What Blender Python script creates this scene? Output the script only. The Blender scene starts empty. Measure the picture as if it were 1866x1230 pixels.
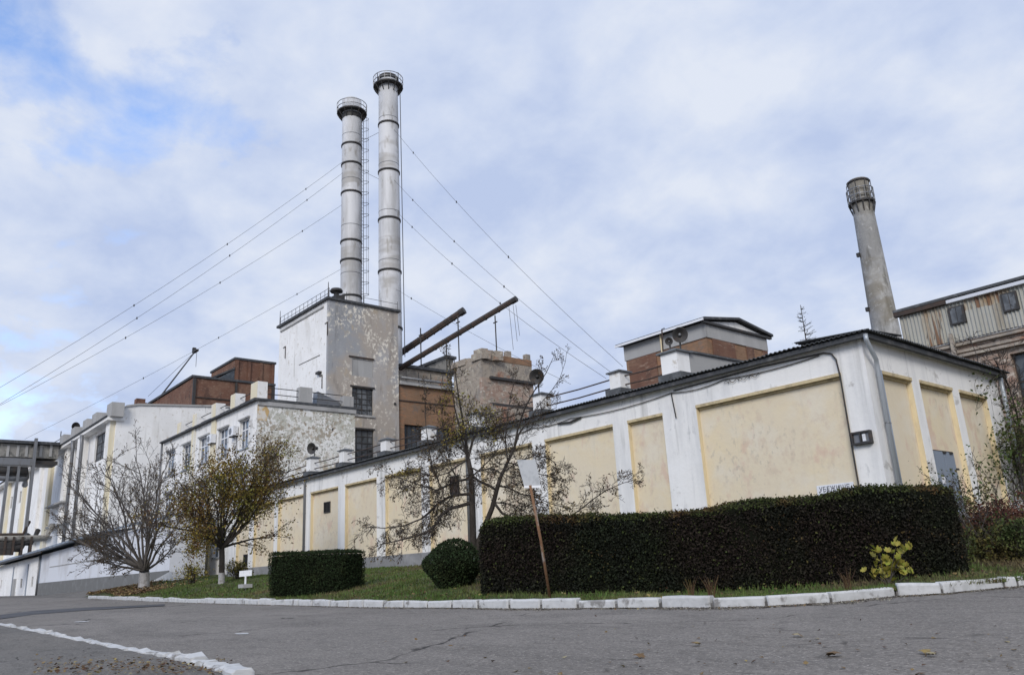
import bpy, math, random
import numpy as np
from math import radians, sin, cos, pi, sqrt, atan2
from mathutils import Matrix, Vector
random.seed(7); RNG = np.random.default_rng(7)
scene = bpy.context.scene
# ------------------------------------------------------------------ camera
FL, YAW, PITCH, ROLL = 1450.0, 49.1, 16.16, -3.03
_y, _p, _r = map(radians, (YAW, PITCH, ROLL))
cf = np.array([-sin(_y)*cos(_p), cos(_y)*cos(_p), sin(_p)]); _r0 = np.array([cos(_y), sin(_y), 0.]); _u0 = np.cross(_r0, cf)
cr = cos(_r)*_r0 + sin(_r)*_u0; cu = -sin(_r)*_r0 + cos(_r)*_u0
CAM = np.array([0, 0, 1.6])
cam = bpy.data.cameras.new('camera'); camo = bpy.data.objects.new('camera', cam); scene.collection.objects.link(camo)
cam.sensor_width = 36; cam.lens = FL*36/1866; cam.clip_start = .1; cam.clip_end = 3000
camo.matrix_world = Matrix(((cr[0], cu[0], -cf[0], CAM[0]), (cr[1], cu[1], -cf[1], CAM[1]), (cr[2], cu[2], -cf[2], CAM[2]), (0, 0, 0, 1)))
scene.camera = camo
# ------------------------------------------------------------------ world and sun
SUN_EL, SUN_AZ = 30.0, atan2(0.60, -0.80)          # azimuth measured from +Y towards +X
world = bpy.data.worlds.new('World'); scene.world = world; world.use_nodes = True
wn = world.node_tree.nodes; wl = world.node_tree.links; wn.clear()
def wnode(t, **k):
    n = wn.new(t)
    for a, b in k.items(): setattr(n, a, b)
    return n
sky = wnode('ShaderNodeTexSky', sky_type='NISHITA', sun_disc=False, sun_elevation=radians(SUN_EL), sun_rotation=SUN_AZ)
tc = wnode('ShaderNodeTexCoord'); sep = wnode('ShaderNodeSeparateXYZ'); wl.new(tc.outputs['Generated'], sep.inputs[0])
def wmath(op, a, b=None, clamp=False):
    n = wnode('ShaderNodeMath', operation=op, use_clamp=clamp)
    for i, v in enumerate((a, b)):
        if v is None: continue
        if isinstance(v, (int, float)): n.inputs[i].default_value = v
        else: wl.new(v, n.inputs[i])
    return n.outputs[0]
zz = wmath('ADD', wmath('MAXIMUM', sep.outputs[2], 0.0), 0.38)
comb = wnode('ShaderNodeCombineXYZ'); wl.new(wmath('DIVIDE', sep.outputs[0], zz), comb.inputs[0]); wl.new(wmath('DIVIDE', sep.outputs[1], zz), comb.inputs[1])
def wnoise(scale, detail, rough, dist, off):
    m = wnode('ShaderNodeMapping'); m.inputs['Location'].default_value = off; wl.new(comb.outputs[0], m.inputs[0])
    n = wnode('ShaderNodeTexNoise'); n.inputs['Scale'].default_value = scale; n.inputs['Detail'].default_value = detail
    n.inputs['Roughness'].default_value = rough; n.inputs['Distortion'].default_value = dist; wl.new(m.outputs[0], n.inputs['Vector']); return n.outputs['Fac']
def wramp(v, stops):
    n = wnode('ShaderNodeValToRGB'); wl.new(v, n.inputs[0]); e = n.color_ramp.elements
    while len(e) < len(stops): e.new(.5)
    for q, (p, c) in zip(e, stops): q.position = p; q.color = (*c, 1)
    return n.outputs[0]
n1 = wnoise(1.9, 9, .52, .1, (3.1, 1.7, 0)); n2 = wnoise(7.0, 7, .58, .15, (0.4, 5.2, 0)); n3 = wnoise(3.4, 6, .52, .15, (7.4, 2.2, 0))
# how far to the left of the view (world -X -Y side) we look: the cloud sheet is thinner there
lft = wmath('ADD', wmath('MULTIPLY', comb.outputs[0], 0) if False else wmath('MULTIPLY', sep.outputs[0], -.66), wmath('MULTIPLY', sep.outputs[1], -.75))
cov = wmath('ADD', wmath('ADD', wmath('MULTIPLY', n1, .72), wmath('MULTIPLY', n2, .28)), wmath('ADD', wmath('MULTIPLY', lft, -.26), .085))
low_ = wmath('MULTIPLY', wmath('MAXIMUM', wmath('SUBTRACT', .34, sep.outputs[2]), 0.0), .55)
cov = wmath('ADD', cov, low_)
mask = wramp(cov, [(.365, (0, 0, 0)), (.46, (1, 1, 1))])
shade = wmath('ADD', wmath('MULTIPLY', n3, .55), wmath('MULTIPLY', n2, .45))
cloud = wramp(shade, [(.38, (3.75, 4.45, 6.15)), (.49, (4.6, 5.2, 6.55)), (.61, (5.6, 6.0, 6.85))])
blue = wnode('ShaderNodeMix', data_type='RGBA', blend_type='MULTIPLY'); blue.inputs[0].default_value = 1
wl.new(sky.outputs[0], blue.inputs[6]); blue.inputs[7].default_value = (2.1, 2.1, 2.35, 1)
mx = wnode('ShaderNodeMix', data_type='RGBA'); wl.new(mask, mx.inputs[0]); wl.new(blue.outputs[2], mx.inputs[6]); wl.new(cloud, mx.inputs[7])
bg = wnode('ShaderNodeBackground'); bg.inputs[1].default_value = .1; wl.new(mx.outputs[2], bg.inputs[0])
wo = wnode('ShaderNodeOutputWorld'); wl.new(bg.outputs[0], wo.inputs[0])
sun = bpy.data.lights.new('sun', 'SUN'); sun.energy = 1.5; sun.angle = radians(22); sun.color = (1, .96, .9)
suno = bpy.data.objects.new('sun', sun); scene.collection.objects.link(suno)
sd = Vector((sin(SUN_AZ)*cos(radians(SUN_EL)), cos(SUN_AZ)*cos(radians(SUN_EL)), sin(radians(SUN_EL))))
suno.rotation_euler = sd.to_track_quat('Z', 'Y').to_euler()
vs = scene.view_settings; vs.view_transform = 'Standard'; vs.look = 'None'; vs.gamma = 1; vs.exposure = 0.42; vs.use_curve_mapping = False

# ------------------------------------------------------------------ measuring helpers: a picture ray meets a real plane
def ray(px, py): return cf + cr*(px-933)/FL - cu*(py-615)/FL
def onY(px, py, Y): d = ray(px, py); return CAM + d*(Y/d[1])
def onX(px, py, X): d = ray(px, py); return CAM + d*(X/d[0])
def atd(px, py, D): return CAM + ray(px, py)*D
HF = np.array([-sin(_y), cos(_y), 0]); HR = np.array([cos(_y), sin(_y), 0])
def road_z(x, y): return .56 + .015*(x*HF[0]+y*HF[1]) + .01*(x*HR[0]+y*HR[1])
def onroad(px, py):
    d = ray(px, py); g = .015*HF+.01*HR; t = (1.6-.56)/(g@d - d[2]); return CAM + d*t
def zrow(X, Y, py):
    k = -FL*cu - (py-615)*cf; v = np.array([X, Y, 0]) - CAM; return -(v@k)/k[2]

# ------------------------------------------------------------------ materials
def mat(name, base, rough=.85, layers=(), bump=(), island=0, metal=0, spec=.3):
    """layers: (colour, scale, (sx,sy,sz), detail, lo, hi[, strength]) noise masks mixed over the base in turn"""
    m = bpy.data.materials.new(name); m.use_nodes = True; nt = m.node_tree; N = nt.nodes; L = nt.links
    b = N['Principled BSDF']; b.inputs['Roughness'].default_value = rough; b.inputs['Metallic'].default_value = metal
    b.inputs['Specular IOR Level'].default_value = spec
    g = N.new('ShaderNodeNewGeometry'); col = N.new('ShaderNodeRGB'); col.outputs[0].default_value = (*base, 1); cur = col.outputs[0]
    def noise(scale, st, det, seed, dist=0.2, rg=.6):
        mp = N.new('ShaderNodeMapping'); mp.inputs['Scale'].default_value = st; mp.inputs['Location'].default_value = (seed*3.7, seed*1.3, seed*2.1)
        L.new(g.outputs['Position'], mp.inputs[0]); n = N.new('ShaderNodeTexNoise'); n.inputs['Scale'].default_value = scale
        n.inputs['Detail'].default_value = det; n.inputs['Roughness'].default_value = rg; n.inputs['Distortion'].default_value = dist
        L.new(mp.outputs[0], n.inputs['Vector']); return n.outputs['Fac']
    for i, ly in enumerate(layers):
        c, sc, st, det, lo, hi = ly[:6]; k = ly[6] if len(ly) > 6 else 1
        f = noise(sc, st, det, i+1+len(name)*.37)
        zone = None
        if len(ly) > 7: zone = N.new('ShaderNodeMapRange'); zone.inputs[1].default_value = ly[7][1]; zone.inputs[2].default_value = ly[7][2]; L.new(noise(ly[7][0], (1, 1, 1), 5, i+31.7), zone.inputs[0])
        mr = N.new('ShaderNodeMapRange'); mr.inputs[1].default_value = lo; mr.inputs[2].default_value = hi; mr.inputs[4].default_value = k
        L.new(f, mr.inputs[0]); mk = mr.outputs[0]
        if zone: zm_ = N.new('ShaderNodeMath'); zm_.operation = 'MULTIPLY'; L.new(mk, zm_.inputs[0]); L.new(zone.outputs[0], zm_.inputs[1]); mk = zm_.outputs[0]
        mm = N.new('ShaderNodeMix'); mm.data_type = 'RGBA'; L.new(mk, mm.inputs[0]); L.new(cur, mm.inputs[6]); mm.inputs[7].default_value = (*c, 1); cur = mm.outputs[2]
    if island:
        hs = N.new('ShaderNodeHueSaturation'); mr = N.new('ShaderNodeMapRange'); mr.inputs[3].default_value = 1-island; mr.inputs[4].default_value = 1+island
        L.new(g.outputs['Random Per Island'], mr.inputs[0]); L.new(mr.outputs[0], hs.inputs['Value']); L.new(cur, hs.inputs['Color'])
        mr2 = N.new('ShaderNodeMapRange'); mr2.inputs[3].default_value = .5-island*.05; mr2.inputs[4].default_value = .5+island*.05
        L.new(g.outputs['Random Per Island'], mr2.inputs[0]); L.new(mr2.outputs[0], hs.inputs['Hue']); cur = hs.outputs[0]
    L.new(cur, b.inputs['Base Color'])
    prev = None
    for (sc, st, det, strength, dist) in bump:
        bp = N.new('ShaderNodeBump'); bp.inputs['Strength'].default_value = strength; bp.inputs['Distance'].default_value = dist
        L.new(noise(sc, st, det, 9.3), bp.inputs['Height'])
        if prev: L.new(prev, bp.inputs['Normal'])
        prev = bp.outputs[0]
    if prev: L.new(prev, b.inputs['Normal'])
    return m
I3 = (1, 1, 1); STK = (1, 1, .12)
M = {}
M['white_plaster'] = mat('white_plaster', (.80, .785, .755), .9, [((.52, .52, .52), 1.1, STK, 8, .50, .72, .7), ((.42, .41, .39), 2.6, (1, 1, .06), 8, .57, .70, .7), ((.40, .40, .40), 5, (1, 1, .4), 7, .57, .70, .7, (.6, .48, .6)), ((.84, .83, .82), .5, I3, 4, .5, .7, .5), ((.36, .34, .31), .8, (1, 1, 1.3), 10, .61, .66, .6)], [(7, I3, 8, .5, .02), (40, I3, 4, .3, .004)])
M['cream_plaster'] = mat('cream_plaster', (.69, .60, .45), .9, [((.74, .62, .41), .40, I3, 6, .44, .64, .6), ((.71, .65, .54), .8, I3, 8, .49, .62, .6), ((.58, .46, .35), 3.4, (1, 1, .8), 10, .50, .62, .5, (.42, .50, .60)), ((.46, .40, .32), 6.5, (1, 1, .7), 9, .55, .62, .5, (.5, .50, .60)), ((.60, .40, .32), 1.4, (1, 1, .6), 10, .57, .66, .5), ((.52, .47, .38), 2.4, (1, 1, .05), 8, .57, .72, .4)], [(6, I3, 8, .5, .02), (30, I3, 5, .4, .004)])
M['yellow_reveal'] = mat('yellow_reveal', (.72, .61, .40), .9, [((.58, .49, .33), 3, (1, 1, .4), 7, .5, .66, .7)], [(9, I3, 5, .3, .01)])
M['moulding'] = mat('moulding', (.56, .46, .28), .9, [((.32, .26, .17), 4, I3, 7, .48, .66, .8)], [(9, I3, 5, .3, .01)])
M['grey_plinth'] = mat('grey_plinth', (.23, .23, .235), .9, [((.31, .31, .315), 1.2, I3, 8, .5, .65, .8), ((.14, .14, .13), 3, (1, 1, .5), 8, .52, .68, .8)], [(10, I3, 8, .5, .02)])
M['dark_plinth'] = mat('dark_plinth', (.155, .155, .15), .9, [((.20, .20, .20), 1.2, I3, 8, .5, .65, .8)], [(10, I3, 8, .5, .02)])
M['white_worn'] = mat('white_worn', (.85, .84, .82), .9, [((.66, .64, .60), .8, (1, 1, .4), 9, .50, .68, .75), ((.50, .45, .37), 2.6, I3, 10, .585, .68, .8), ((.72, .71, .69), .22, I3, 4, .45, .6, .6), ((.40, .38, .34), 2.2, (1, 1, .06), 8, .60, .72, .6)], [(5, I3, 8, .4, .02)])
M['peeling'] = mat('peeling', (.76, .75, .71), .95, [((.50, .49, .42), .30, I3, 9, .46, .56, .85), ((.43, .32, .20), .36, (1.2, 1.2, 1), 9, .55, .61, .8), ((.80, .79, .76), 2.2, I3, 10, .50, .54, .9), ((.36, .31, .24), 3.4, I3, 10, .50, .56, .95, (.30, .46, .55)), ((.36, .36, .31), 5.0, I3, 10, .54, .60, .9, (.5, .42, .52)), ((.26, .21, .16), 4.2, I3, 10, .60, .66, .8)], [(4, I3, 10, .8, .04)])
M['peeling_corner'] = mat('peeling_corner', (.55, .38, .18), .95, [((.66, .62, .55), 1.5, I3, 9, .50, .60, 1)], [(4, I3, 10, .8, .04)])
M['tower_grey'] = mat('tower_grey', (.39, .345, .30), .95, [((.32, .325, .335), .15, I3, 5, .45, .53, 1), ((.48, .37, .22), .26, (1, 1, .6), 7, .57, .65, .8), ((.41, .41, .42), .4, (1, 1, .5), 9, .50, .66, .8), ((.72, .67, .58), 3.0, I3, 10, .52, .56, .95, (.24, .51, .57)), ((.60, .56, .48), 2.0, I3, 10, .61, .63, .8), ((.16, .15, .14), 1.0, (1, 1, .25), 9, .57, .72, .7)], [(3, I3, 10, .7, .05)])
M['brick_red'] = mat('brick_red', (.165, .085, .058), .95, [((.21, .125, .085), .6, I3, 8, .45, .6, .8), ((.085, .05, .04), .9, (1, 1, .6), 9, .52, .64, .8), ((.33, .24, .18), 2.5, (1, 1, 3), 9, .58, .66, .6), ((.11, .06, .045), 4, (.4, .4, 6), 6, .52, .6, .6)], [(6, (1, 1, 3), 6, .6, .03)])
M['brick_orange'] = mat('brick_orange', (.26, .16, .10), .95, [((.21, .13, .08), .5, (1, 1, .5), 8, .48, .6, .8), ((.17, .15, .13), .9, (1, 1, .4), 9, .57, .68, .75), ((.33, .17, .095), 1.7, (1, 1, 2), 9, .55, .62, .7), ((.14, .085, .055), 4, (.4, .4, 6), 6, .53, .6, .6)], [(6, (1, 1, 3), 6, .5, .03)])
M['rubble'] = mat('rubble', (.33, .285, .235), .95, [((.30, .14, .085), .5, I3, 8, .56, .64, .85), ((.23, .21, .19), 1.1, I3, 9, .5, .62, .8), ((.46, .42, .34), 2.0, I3, 9, .57, .64, .8), ((.12, .11, .10), 1.6, (1, 1, 2), 9, .62, .68, .9)], [(2.2, I3, 10, 1, .15)])
M['pink_brick'] = mat('pink_brick', (.36, .275, .22), .95, [((.26, .16, .12), .8, (1, 1, 2), 8, .5, .62, .8), ((.27, .245, .21), 1.3, I3, 9, .50, .62, .85), ((.52, .46, .39), 2.4, (1, 1, 2), 9, .54, .62, .8), ((.09, .08, .07), 2.0, (.5, .5, 2), 9, .60, .66, .9)], [(2.2, (1, 1, 2), 10, 1, .1)])
M['concrete'] = mat('concrete', (.36, .355, .345), .95, [((.44, .43, .42), .7, STK, 8, .5, .66, .8), ((.19, .185, .18), 1.0, STK, 9, .54, .7, .7)], [(5, I3, 8, .5, .03)])
M['chimney_white'] = mat('chimney_white', (.50, .50, .505), .6, [((.66, .66, .67), .22, (1, 1, .5), 6, .44, .56, .9), ((.30, .29, .275), .5, (1, 1, .12), 9, .50, .70, .8), ((.24, .215, .18), 1.7, (1, 1, .3), 9, .57, .70, .7), ((.33, .31, .28), .12, (.3, .3, 1), 5, .54, .58, .7)], [(3, (1, 1, .4), 7, .4, .05)], spec=.4)
M['chimney_concrete'] = mat('chimney_concrete', (.27, .265, .255), .9, [((.44, .435, .42), .24, (1, 1, .6), 7, .46, .54, .9), ((.13, .125, .11), 1.1, (1, 1, .25), 9, .51, .64, .85), ((.20, .175, .13), .18, (.5, .5, 1), 6, .50, .58, .7), ((.45, .44, .42), 3, I3, 9, .58, .66, .7)], [(3, I3, 9, .7, .08)])
M['dark_metal'] = mat('dark_metal', (.045, .043, .042), .6, [((.10, .06, .04), 3, I3, 6, .55, .7, .6)], [(20, I3, 4, .3, .01)])
M['grey_metal'] = mat('grey_metal', (.20, .205, .215), .45, [((.13, .12, .11), 3, (1, 1, .3), 7, .5, .7, .7)], [(20, I3, 4, .2, .005)], metal=.3)
M['zinc'] = mat('zinc', (.42, .45, .48), .45, [((.25, .26, .27), 5, (1, 1, .2), 7, .52, .7, .7)], [(20, I3, 4, .2, .005)], metal=.4)
M['door_grey'] = mat('door_grey', (.23, .27, .33), .5, [((.17, .17, .18), 3, (1, 1, .4), 8, .55, .7, .6)], [(30, I3, 4, .2, .004)])
M['rusty_patch'] = mat('rusty_patch', (.40, .13, .04), .8, [((.60, .35, .05), 9, I3, 5, .5, .6, 1)])
M['roof_slate'] = mat('roof_slate', (.085, .09, .095), .9, [((.17, .175, .18), 2, (1, 1, 1), 8, .5, .66, .8), ((.04, .04, .04), 4, I3, 8, .56, .7, .7)], [(14, I3, 6, .5, .02)])
M['fascia'] = mat('fascia', (.06, .063, .068), .8, [((.13, .13, .13), 3, I3, 8, .5, .66, .8)], [(14, I3, 6, .4, .01)])
M['pier_cap'] = mat('pier_cap', (.14, .15, .16), .7, [((.07, .07, .07), 4, I3, 6, .5, .65, .8)], [(14, I3, 6, .4, .01)])
M['siding'] = mat('siding', (.38, .375, .335), .75, [((.46, .455, .42), .8, STK, 7, .5, .65, .8), ((.27, .235, .18), 1.3, (1, 1, .3), 8, .50, .66, .75)], [(14, I3, 6, .3, .01)])
M['siding_rusty'] = mat('siding_rusty', (.38, .365, .31), .75, [((.30, .20, .11), 1.3, (1, 1, .3), 8, .46, .62, .85), ((.17, .078, .038), 3.2, (1.4, 1, .10), 7, .52, .58, .85), ((.07, .035, .02), 5.0, (1.2, 1, .12), 7, .60, .64, .9)], [(14, I3, 6, .3, .01)])
M['rust'] = mat('rust', (.075, .052, .042), .9, [((.045, .042, .04), 3, I3, 7, .45, .6, .8)], [(14, I3, 6, .5, .02)])
M['glass_dark'] = mat('glass_dark', (.035, .042, .05), .25, [((.09, .10, .11), 2.3, I3, 3, .5, .6, .7)], spec=.6)
M['glass_blue'] = mat('glass_blue', (.10, .13, .18), .12, [((.035, .04, .05), 1.7, I3, 2, .45, .6, .8)], spec=.8)
M['glass_grimy'] = mat('glass_grimy', (.07, .075, .08), .5, [((.15, .16, .17), 1.2, I3, 6, .45, .6, .9), ((.03, .03, .03), 1.9, I3, 6, .55, .6, .9)], spec=.4)
M['window_white'] = mat('window_white', (.75, .76, .78), .5, [((.5, .5, .5), 3, I3, 6, .55, .7, .5)])
M['black_void'] = mat('black_void', (.015, .015, .015), .9)
M['yellow_paint'] = mat('yellow_paint', (.70, .63, .46), .9, [((.68, .66, .61), 1.4, STK, 8, .48, .62, .85)], [(7, I3, 7, .4, .01)])
M['kerb_paint'] = mat('kerb_paint', (.52, .52, .515), .9, [((.42, .42, .41), 4, I3, 9, .48, .62, .8), ((.20, .19, .18), 3.2, I3, 10, .57, .65, .9)], [(9, I3, 9, .8, .02), (50, I3, 4, .4, .004)])
M['kerb_side'] = mat('kerb_side', (.10, .095, .09), .95, [((.2, .19, .18), 5, I3, 8, .5, .6, .6)])
M['bark'] = mat('bark', (.050, .042, .036), .95, [((.085, .075, .068), 5, (1, 1, .4), 8, .5, .65, .8)], [(18, (1, 1, .3), 7, .8, .02)])
M['bark_grey'] = mat('bark_grey', (.125, .112, .102), .95, [((.05, .043, .04), 5, (1, 1, .4), 8, .5, .65, .8)], [(18, (1, 1, .3), 7, .8, .02)])
M['limewash'] = mat('limewash', (.42, .41, .41), .95, [((.22, .20, .18), 6, I3, 8, .5, .65, .8)], [(18, I3, 7, .6, .02)])
M['leaf_autumn'] = mat('leaf_autumn', (.19, .125, .028), .8, [((.12, .11, .024), .5, I3, 4, .46, .56, .9), ((.13, .06, .024), .7, I3, 4, .53, .62, .85)], island=.55)
M['leaf_brown'] = mat('leaf_brown', (.09, .055, .028), .85, [((.14, .11, .03), 1.1, I3, 4, .55, .65, .7)], island=.6)
M['leaf_yellow'] = mat('leaf_yellow', (.22, .17, .03), .8, [((.14, .14, .03), 1.5, I3, 4, .5, .6, .8)], island=.5)
M['hedge_leaf'] = mat('hedge_leaf', (.014, .018, .009), .85, [((.021, .0125, .011), .35, I3, 5, .49, .62, .8), ((.012, .013, .010), 1.2, I3, 5, .5, .65, .7)], island=.55, spec=.2)
M['hedge_tip'] = mat('hedge_tip', (.045, .055, .016), .8, [((.08, .045, .02), .9, I3, 5, .5, .62, .9)], island=.5, spec=.2)
M['box_leaf'] = mat('box_leaf', (.020, .032, .012), .85, [((.033, .045, .016), .9, I3, 5, .5, .62, .8)], island=.5, spec=.2)
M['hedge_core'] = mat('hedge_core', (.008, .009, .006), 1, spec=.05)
M['grass'] = mat('grass', (.062, .078, .024), .95, [((.11, .105, .045), .9, I3, 8, .48, .62, .8), ((.10, .07, .042), .45, I3, 9, .50, .62, .85), ((.035, .045, .016), 2.4, I3, 9, .5, .64, .7)], [(14, I3, 9, 1, .05)])
M['blade'] = mat('blade', (.068, .105, .022), .8, [((.13, .13, .045), .8, I3, 7, .50, .64, .8), ((.12, .085, .048), .45, I3, 9, .53, .64, .8)], island=.5)
M['earth'] = mat('earth', (.11, .09, .07), .98, [((.16, .14, .115), 1.2, I3, 9, .5, .62, .8), ((.06, .045, .03), 2.2, I3, 9, .52, .64, .8)], [(12, I3, 9, .8, .04)])
M['path'] = mat('path', (.21, .205, .20), .95, [((.13, .12, .11), 2.2, I3, 9, .52, .62, .8)], [(12, I3, 9, .7, .02)])
M['pole_rust'] = mat('pole_rust', (.20, .11, .06), .8, [((.36, .31, .27), 3, (1, 1, .6), 6, .54, .62, .9), ((.12, .05, .03), 6, I3, 7, .55, .65, .9)])
M['sign_back'] = mat('sign_back', (.56, .58, .60), .6, [((.36, .38, .40), 3.2, I3, 8, .48, .62, .8)], [(20, I3, 4, .2, .004)])
M['sign_white'] = mat('sign_white', (.72, .73, .76), .6, [((.5, .5, .5), 8, I3, 6, .55, .65, .5)])
M['ink'] = mat('ink', (.04, .045, .07), .7)
M['fallen_leaf'] = mat('fallen_leaf', (.135, .085, .045), .9, [((.23, .17, .07), 3.2, I3, 3, .54, .6, .9), ((.30, .26, .16), 5, I3, 3, .6, .64, .8)], island=.5)
M['shade_cloth'] = mat('canopy_grime', (.26, .25, .23), .9, [((.10, .10, .095), .9, I3, 8, .48, .6, .9), ((.38, .36, .32), 1.9, I3, 9, .56, .62, .9)], [(5, I3, 8, .5, .05)])
M['low_wall'] = mat('low_wall', (.62, .635, .67), .9, [((.50, .50, .51), .4, (1, 1, .6), 8, .5, .65, .8)], [(5, I3, 8, .3, .02)])
M['sheet_blue'] = mat('sheet_blue', (.26, .31, .37), .5, [((.14, .16, .19), 1.1, I3, 7, .5, .62, .8)], metal=.2)

# asphalt: its own node graph with hairline cracks
def asphalt(name, base, crack):
    sc = lambda k: tuple(c*k for c in base)
    m = mat(name, base, .92, [(sc(1.28), .30, (1, 1, 1), 8, .47, .64, .8), (sc(.66), .55, (.5, 1.5, 1), 9, .53, .68, .75), ((.20, .18, .155), .20, I3, 7, .54, .68, .5), (sc(.62), 3.1, (.6, 1.4, 1), 9, .52, .66, .6), (sc(1.5), 11, I3, 5, .50, .64, .55), (sc(.45), 26, I3, 4, .52, .64, .75), (sc(2.3), 34, I3, 3, .60, .66, .8)], [(26, I3, 4, .9, .012), (1.5, I3, 6, .5, .03)])
    nt = m.node_tree; N = nt.nodes; L = nt.links; b = N['Principled BSDF']; src = b.inputs['Base Color'].links[0].from_socket
    g = N.new('ShaderNodeNewGeometry'); nz = N.new('ShaderNodeTexNoise'); nz.inputs['Scale'].default_value = 1.3; nz.inputs['Detail'].default_value = 8; L.new(g.outputs['Position'], nz.inputs['Vector'])
    vm = N.new('ShaderNodeVectorMath'); vm.operation = 'MULTIPLY_ADD'; vm.inputs[1].default_value = (1.1, 1.1, 1.1); L.new(nz.outputs['Color'], vm.inputs[0]); L.new(g.outputs['Position'], vm.inputs[2])
    vo = N.new('ShaderNodeTexVoronoi'); vo.feature = 'DISTANCE_TO_EDGE'; vo.inputs['Scale'].default_value = crack; L.new(vm.outputs[0], vo.inputs['Vector'])
    mr = N.new('ShaderNodeMapRange'); mr.inputs[1].default_value = .004; mr.inputs[2].default_value = .013; mr.inputs[3].default_value = 1; mr.inputs[4].default_value = 0; L.new(vo.outputs['Distance'], mr.inputs[0])
    n2 = N.new('ShaderNodeTexNoise'); n2.inputs['Scale'].default_value = .5; n2.inputs['Detail'].default_value = 3; L.new(g.outputs['Position'], n2.inputs['Vector'])
    m2 = N.new('ShaderNodeMapRange'); m2.inputs[1].default_value = .52; m2.inputs[2].default_value = .62; L.new(n2.outputs['Fac'], m2.inputs[0])
    mu = N.new('ShaderNodeMath'); mu.operation = 'MULTIPLY'; L.new(mr.outputs[0], mu.inputs[0]); L.new(m2.outputs[0], mu.inputs[1])
    mi = N.new('ShaderNodeMix'); mi.data_type = 'RGBA'; L.new(mu.outputs[0], mi.inputs[0]); L.new(src, mi.inputs[6]); mi.inputs[7].default_value = (.035, .03, .027, 1); L.new(mi.outputs[2], b.inputs['Base Color'])
    return m
M['asphalt'] = asphalt('asphalt', (.185, .168, .150), .26)
M['asphalt_old'] = asphalt('asphalt_old', (.135, .125, .112), .8)
M['tar'] = mat('tar', (.07, .07, .074), .85, [((.11, .11, .115), 1.2, I3, 8, .5, .62, .8)], [(60, I3, 3, .5, .005)])

# ------------------------------------------------------------------ building helpers
COL = scene.collection
def props(o, label=None, cat=None, group=None, kind=None):
    if label: o['label'] = label
    if cat: o['category'] = cat
    if group: o['group'] = group
    if kind: o['kind'] = kind
    return o
def thing(name, label, cat, loc=(0, 0, 0), group=None):
    o = bpy.data.objects.new(name, None); o.empty_display_size = .3; COL.objects.link(o); o.location = tuple(map(float, loc)); return props(o, label, cat, group)
def root_loc(p):
    l = np.zeros(3)
    while p is not None: l += np.array(p.location); p = p.parent
    return l
def link(name, me, m, parent, loc=None):
    if m is not None: me.materials.append(M[m])
    o = bpy.data.objects.new(name, me); COL.objects.link(o); o.parent = parent
    if loc is not None: o.location = loc
    return o
def fast(name, V, F, m, parent=None, smooth=False, org=None):
    """V (n,3) world coords, F (k,4 or 3)"""
    V = np.asarray(V, float); F = np.asarray(F, np.int32); org = root_loc(parent) if org is None else np.asarray(org, float)
    me = bpy.data.meshes.new(name); me.vertices.add(len(V)); me.vertices.foreach_set('co', (V-org).astype(np.float32).ravel())
    k = F.shape[1]; me.loops.add(F.size); me.loops.foreach_set('vertex_index', F.ravel()); me.polygons.add(len(F))
    me.polygons.foreach_set('loop_start', np.arange(0, F.size, k, dtype=np.int32)); me.polygons.foreach_set('loop_total', np.full(len(F), k, np.int32))
    if smooth: me.polygons.foreach_set('use_smooth', np.ones(len(F), bool))
    me.update(calc_edges=True); o = link(name, me, m, parent)
    if parent is None: o.location = tuple(org)
    return o
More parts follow.
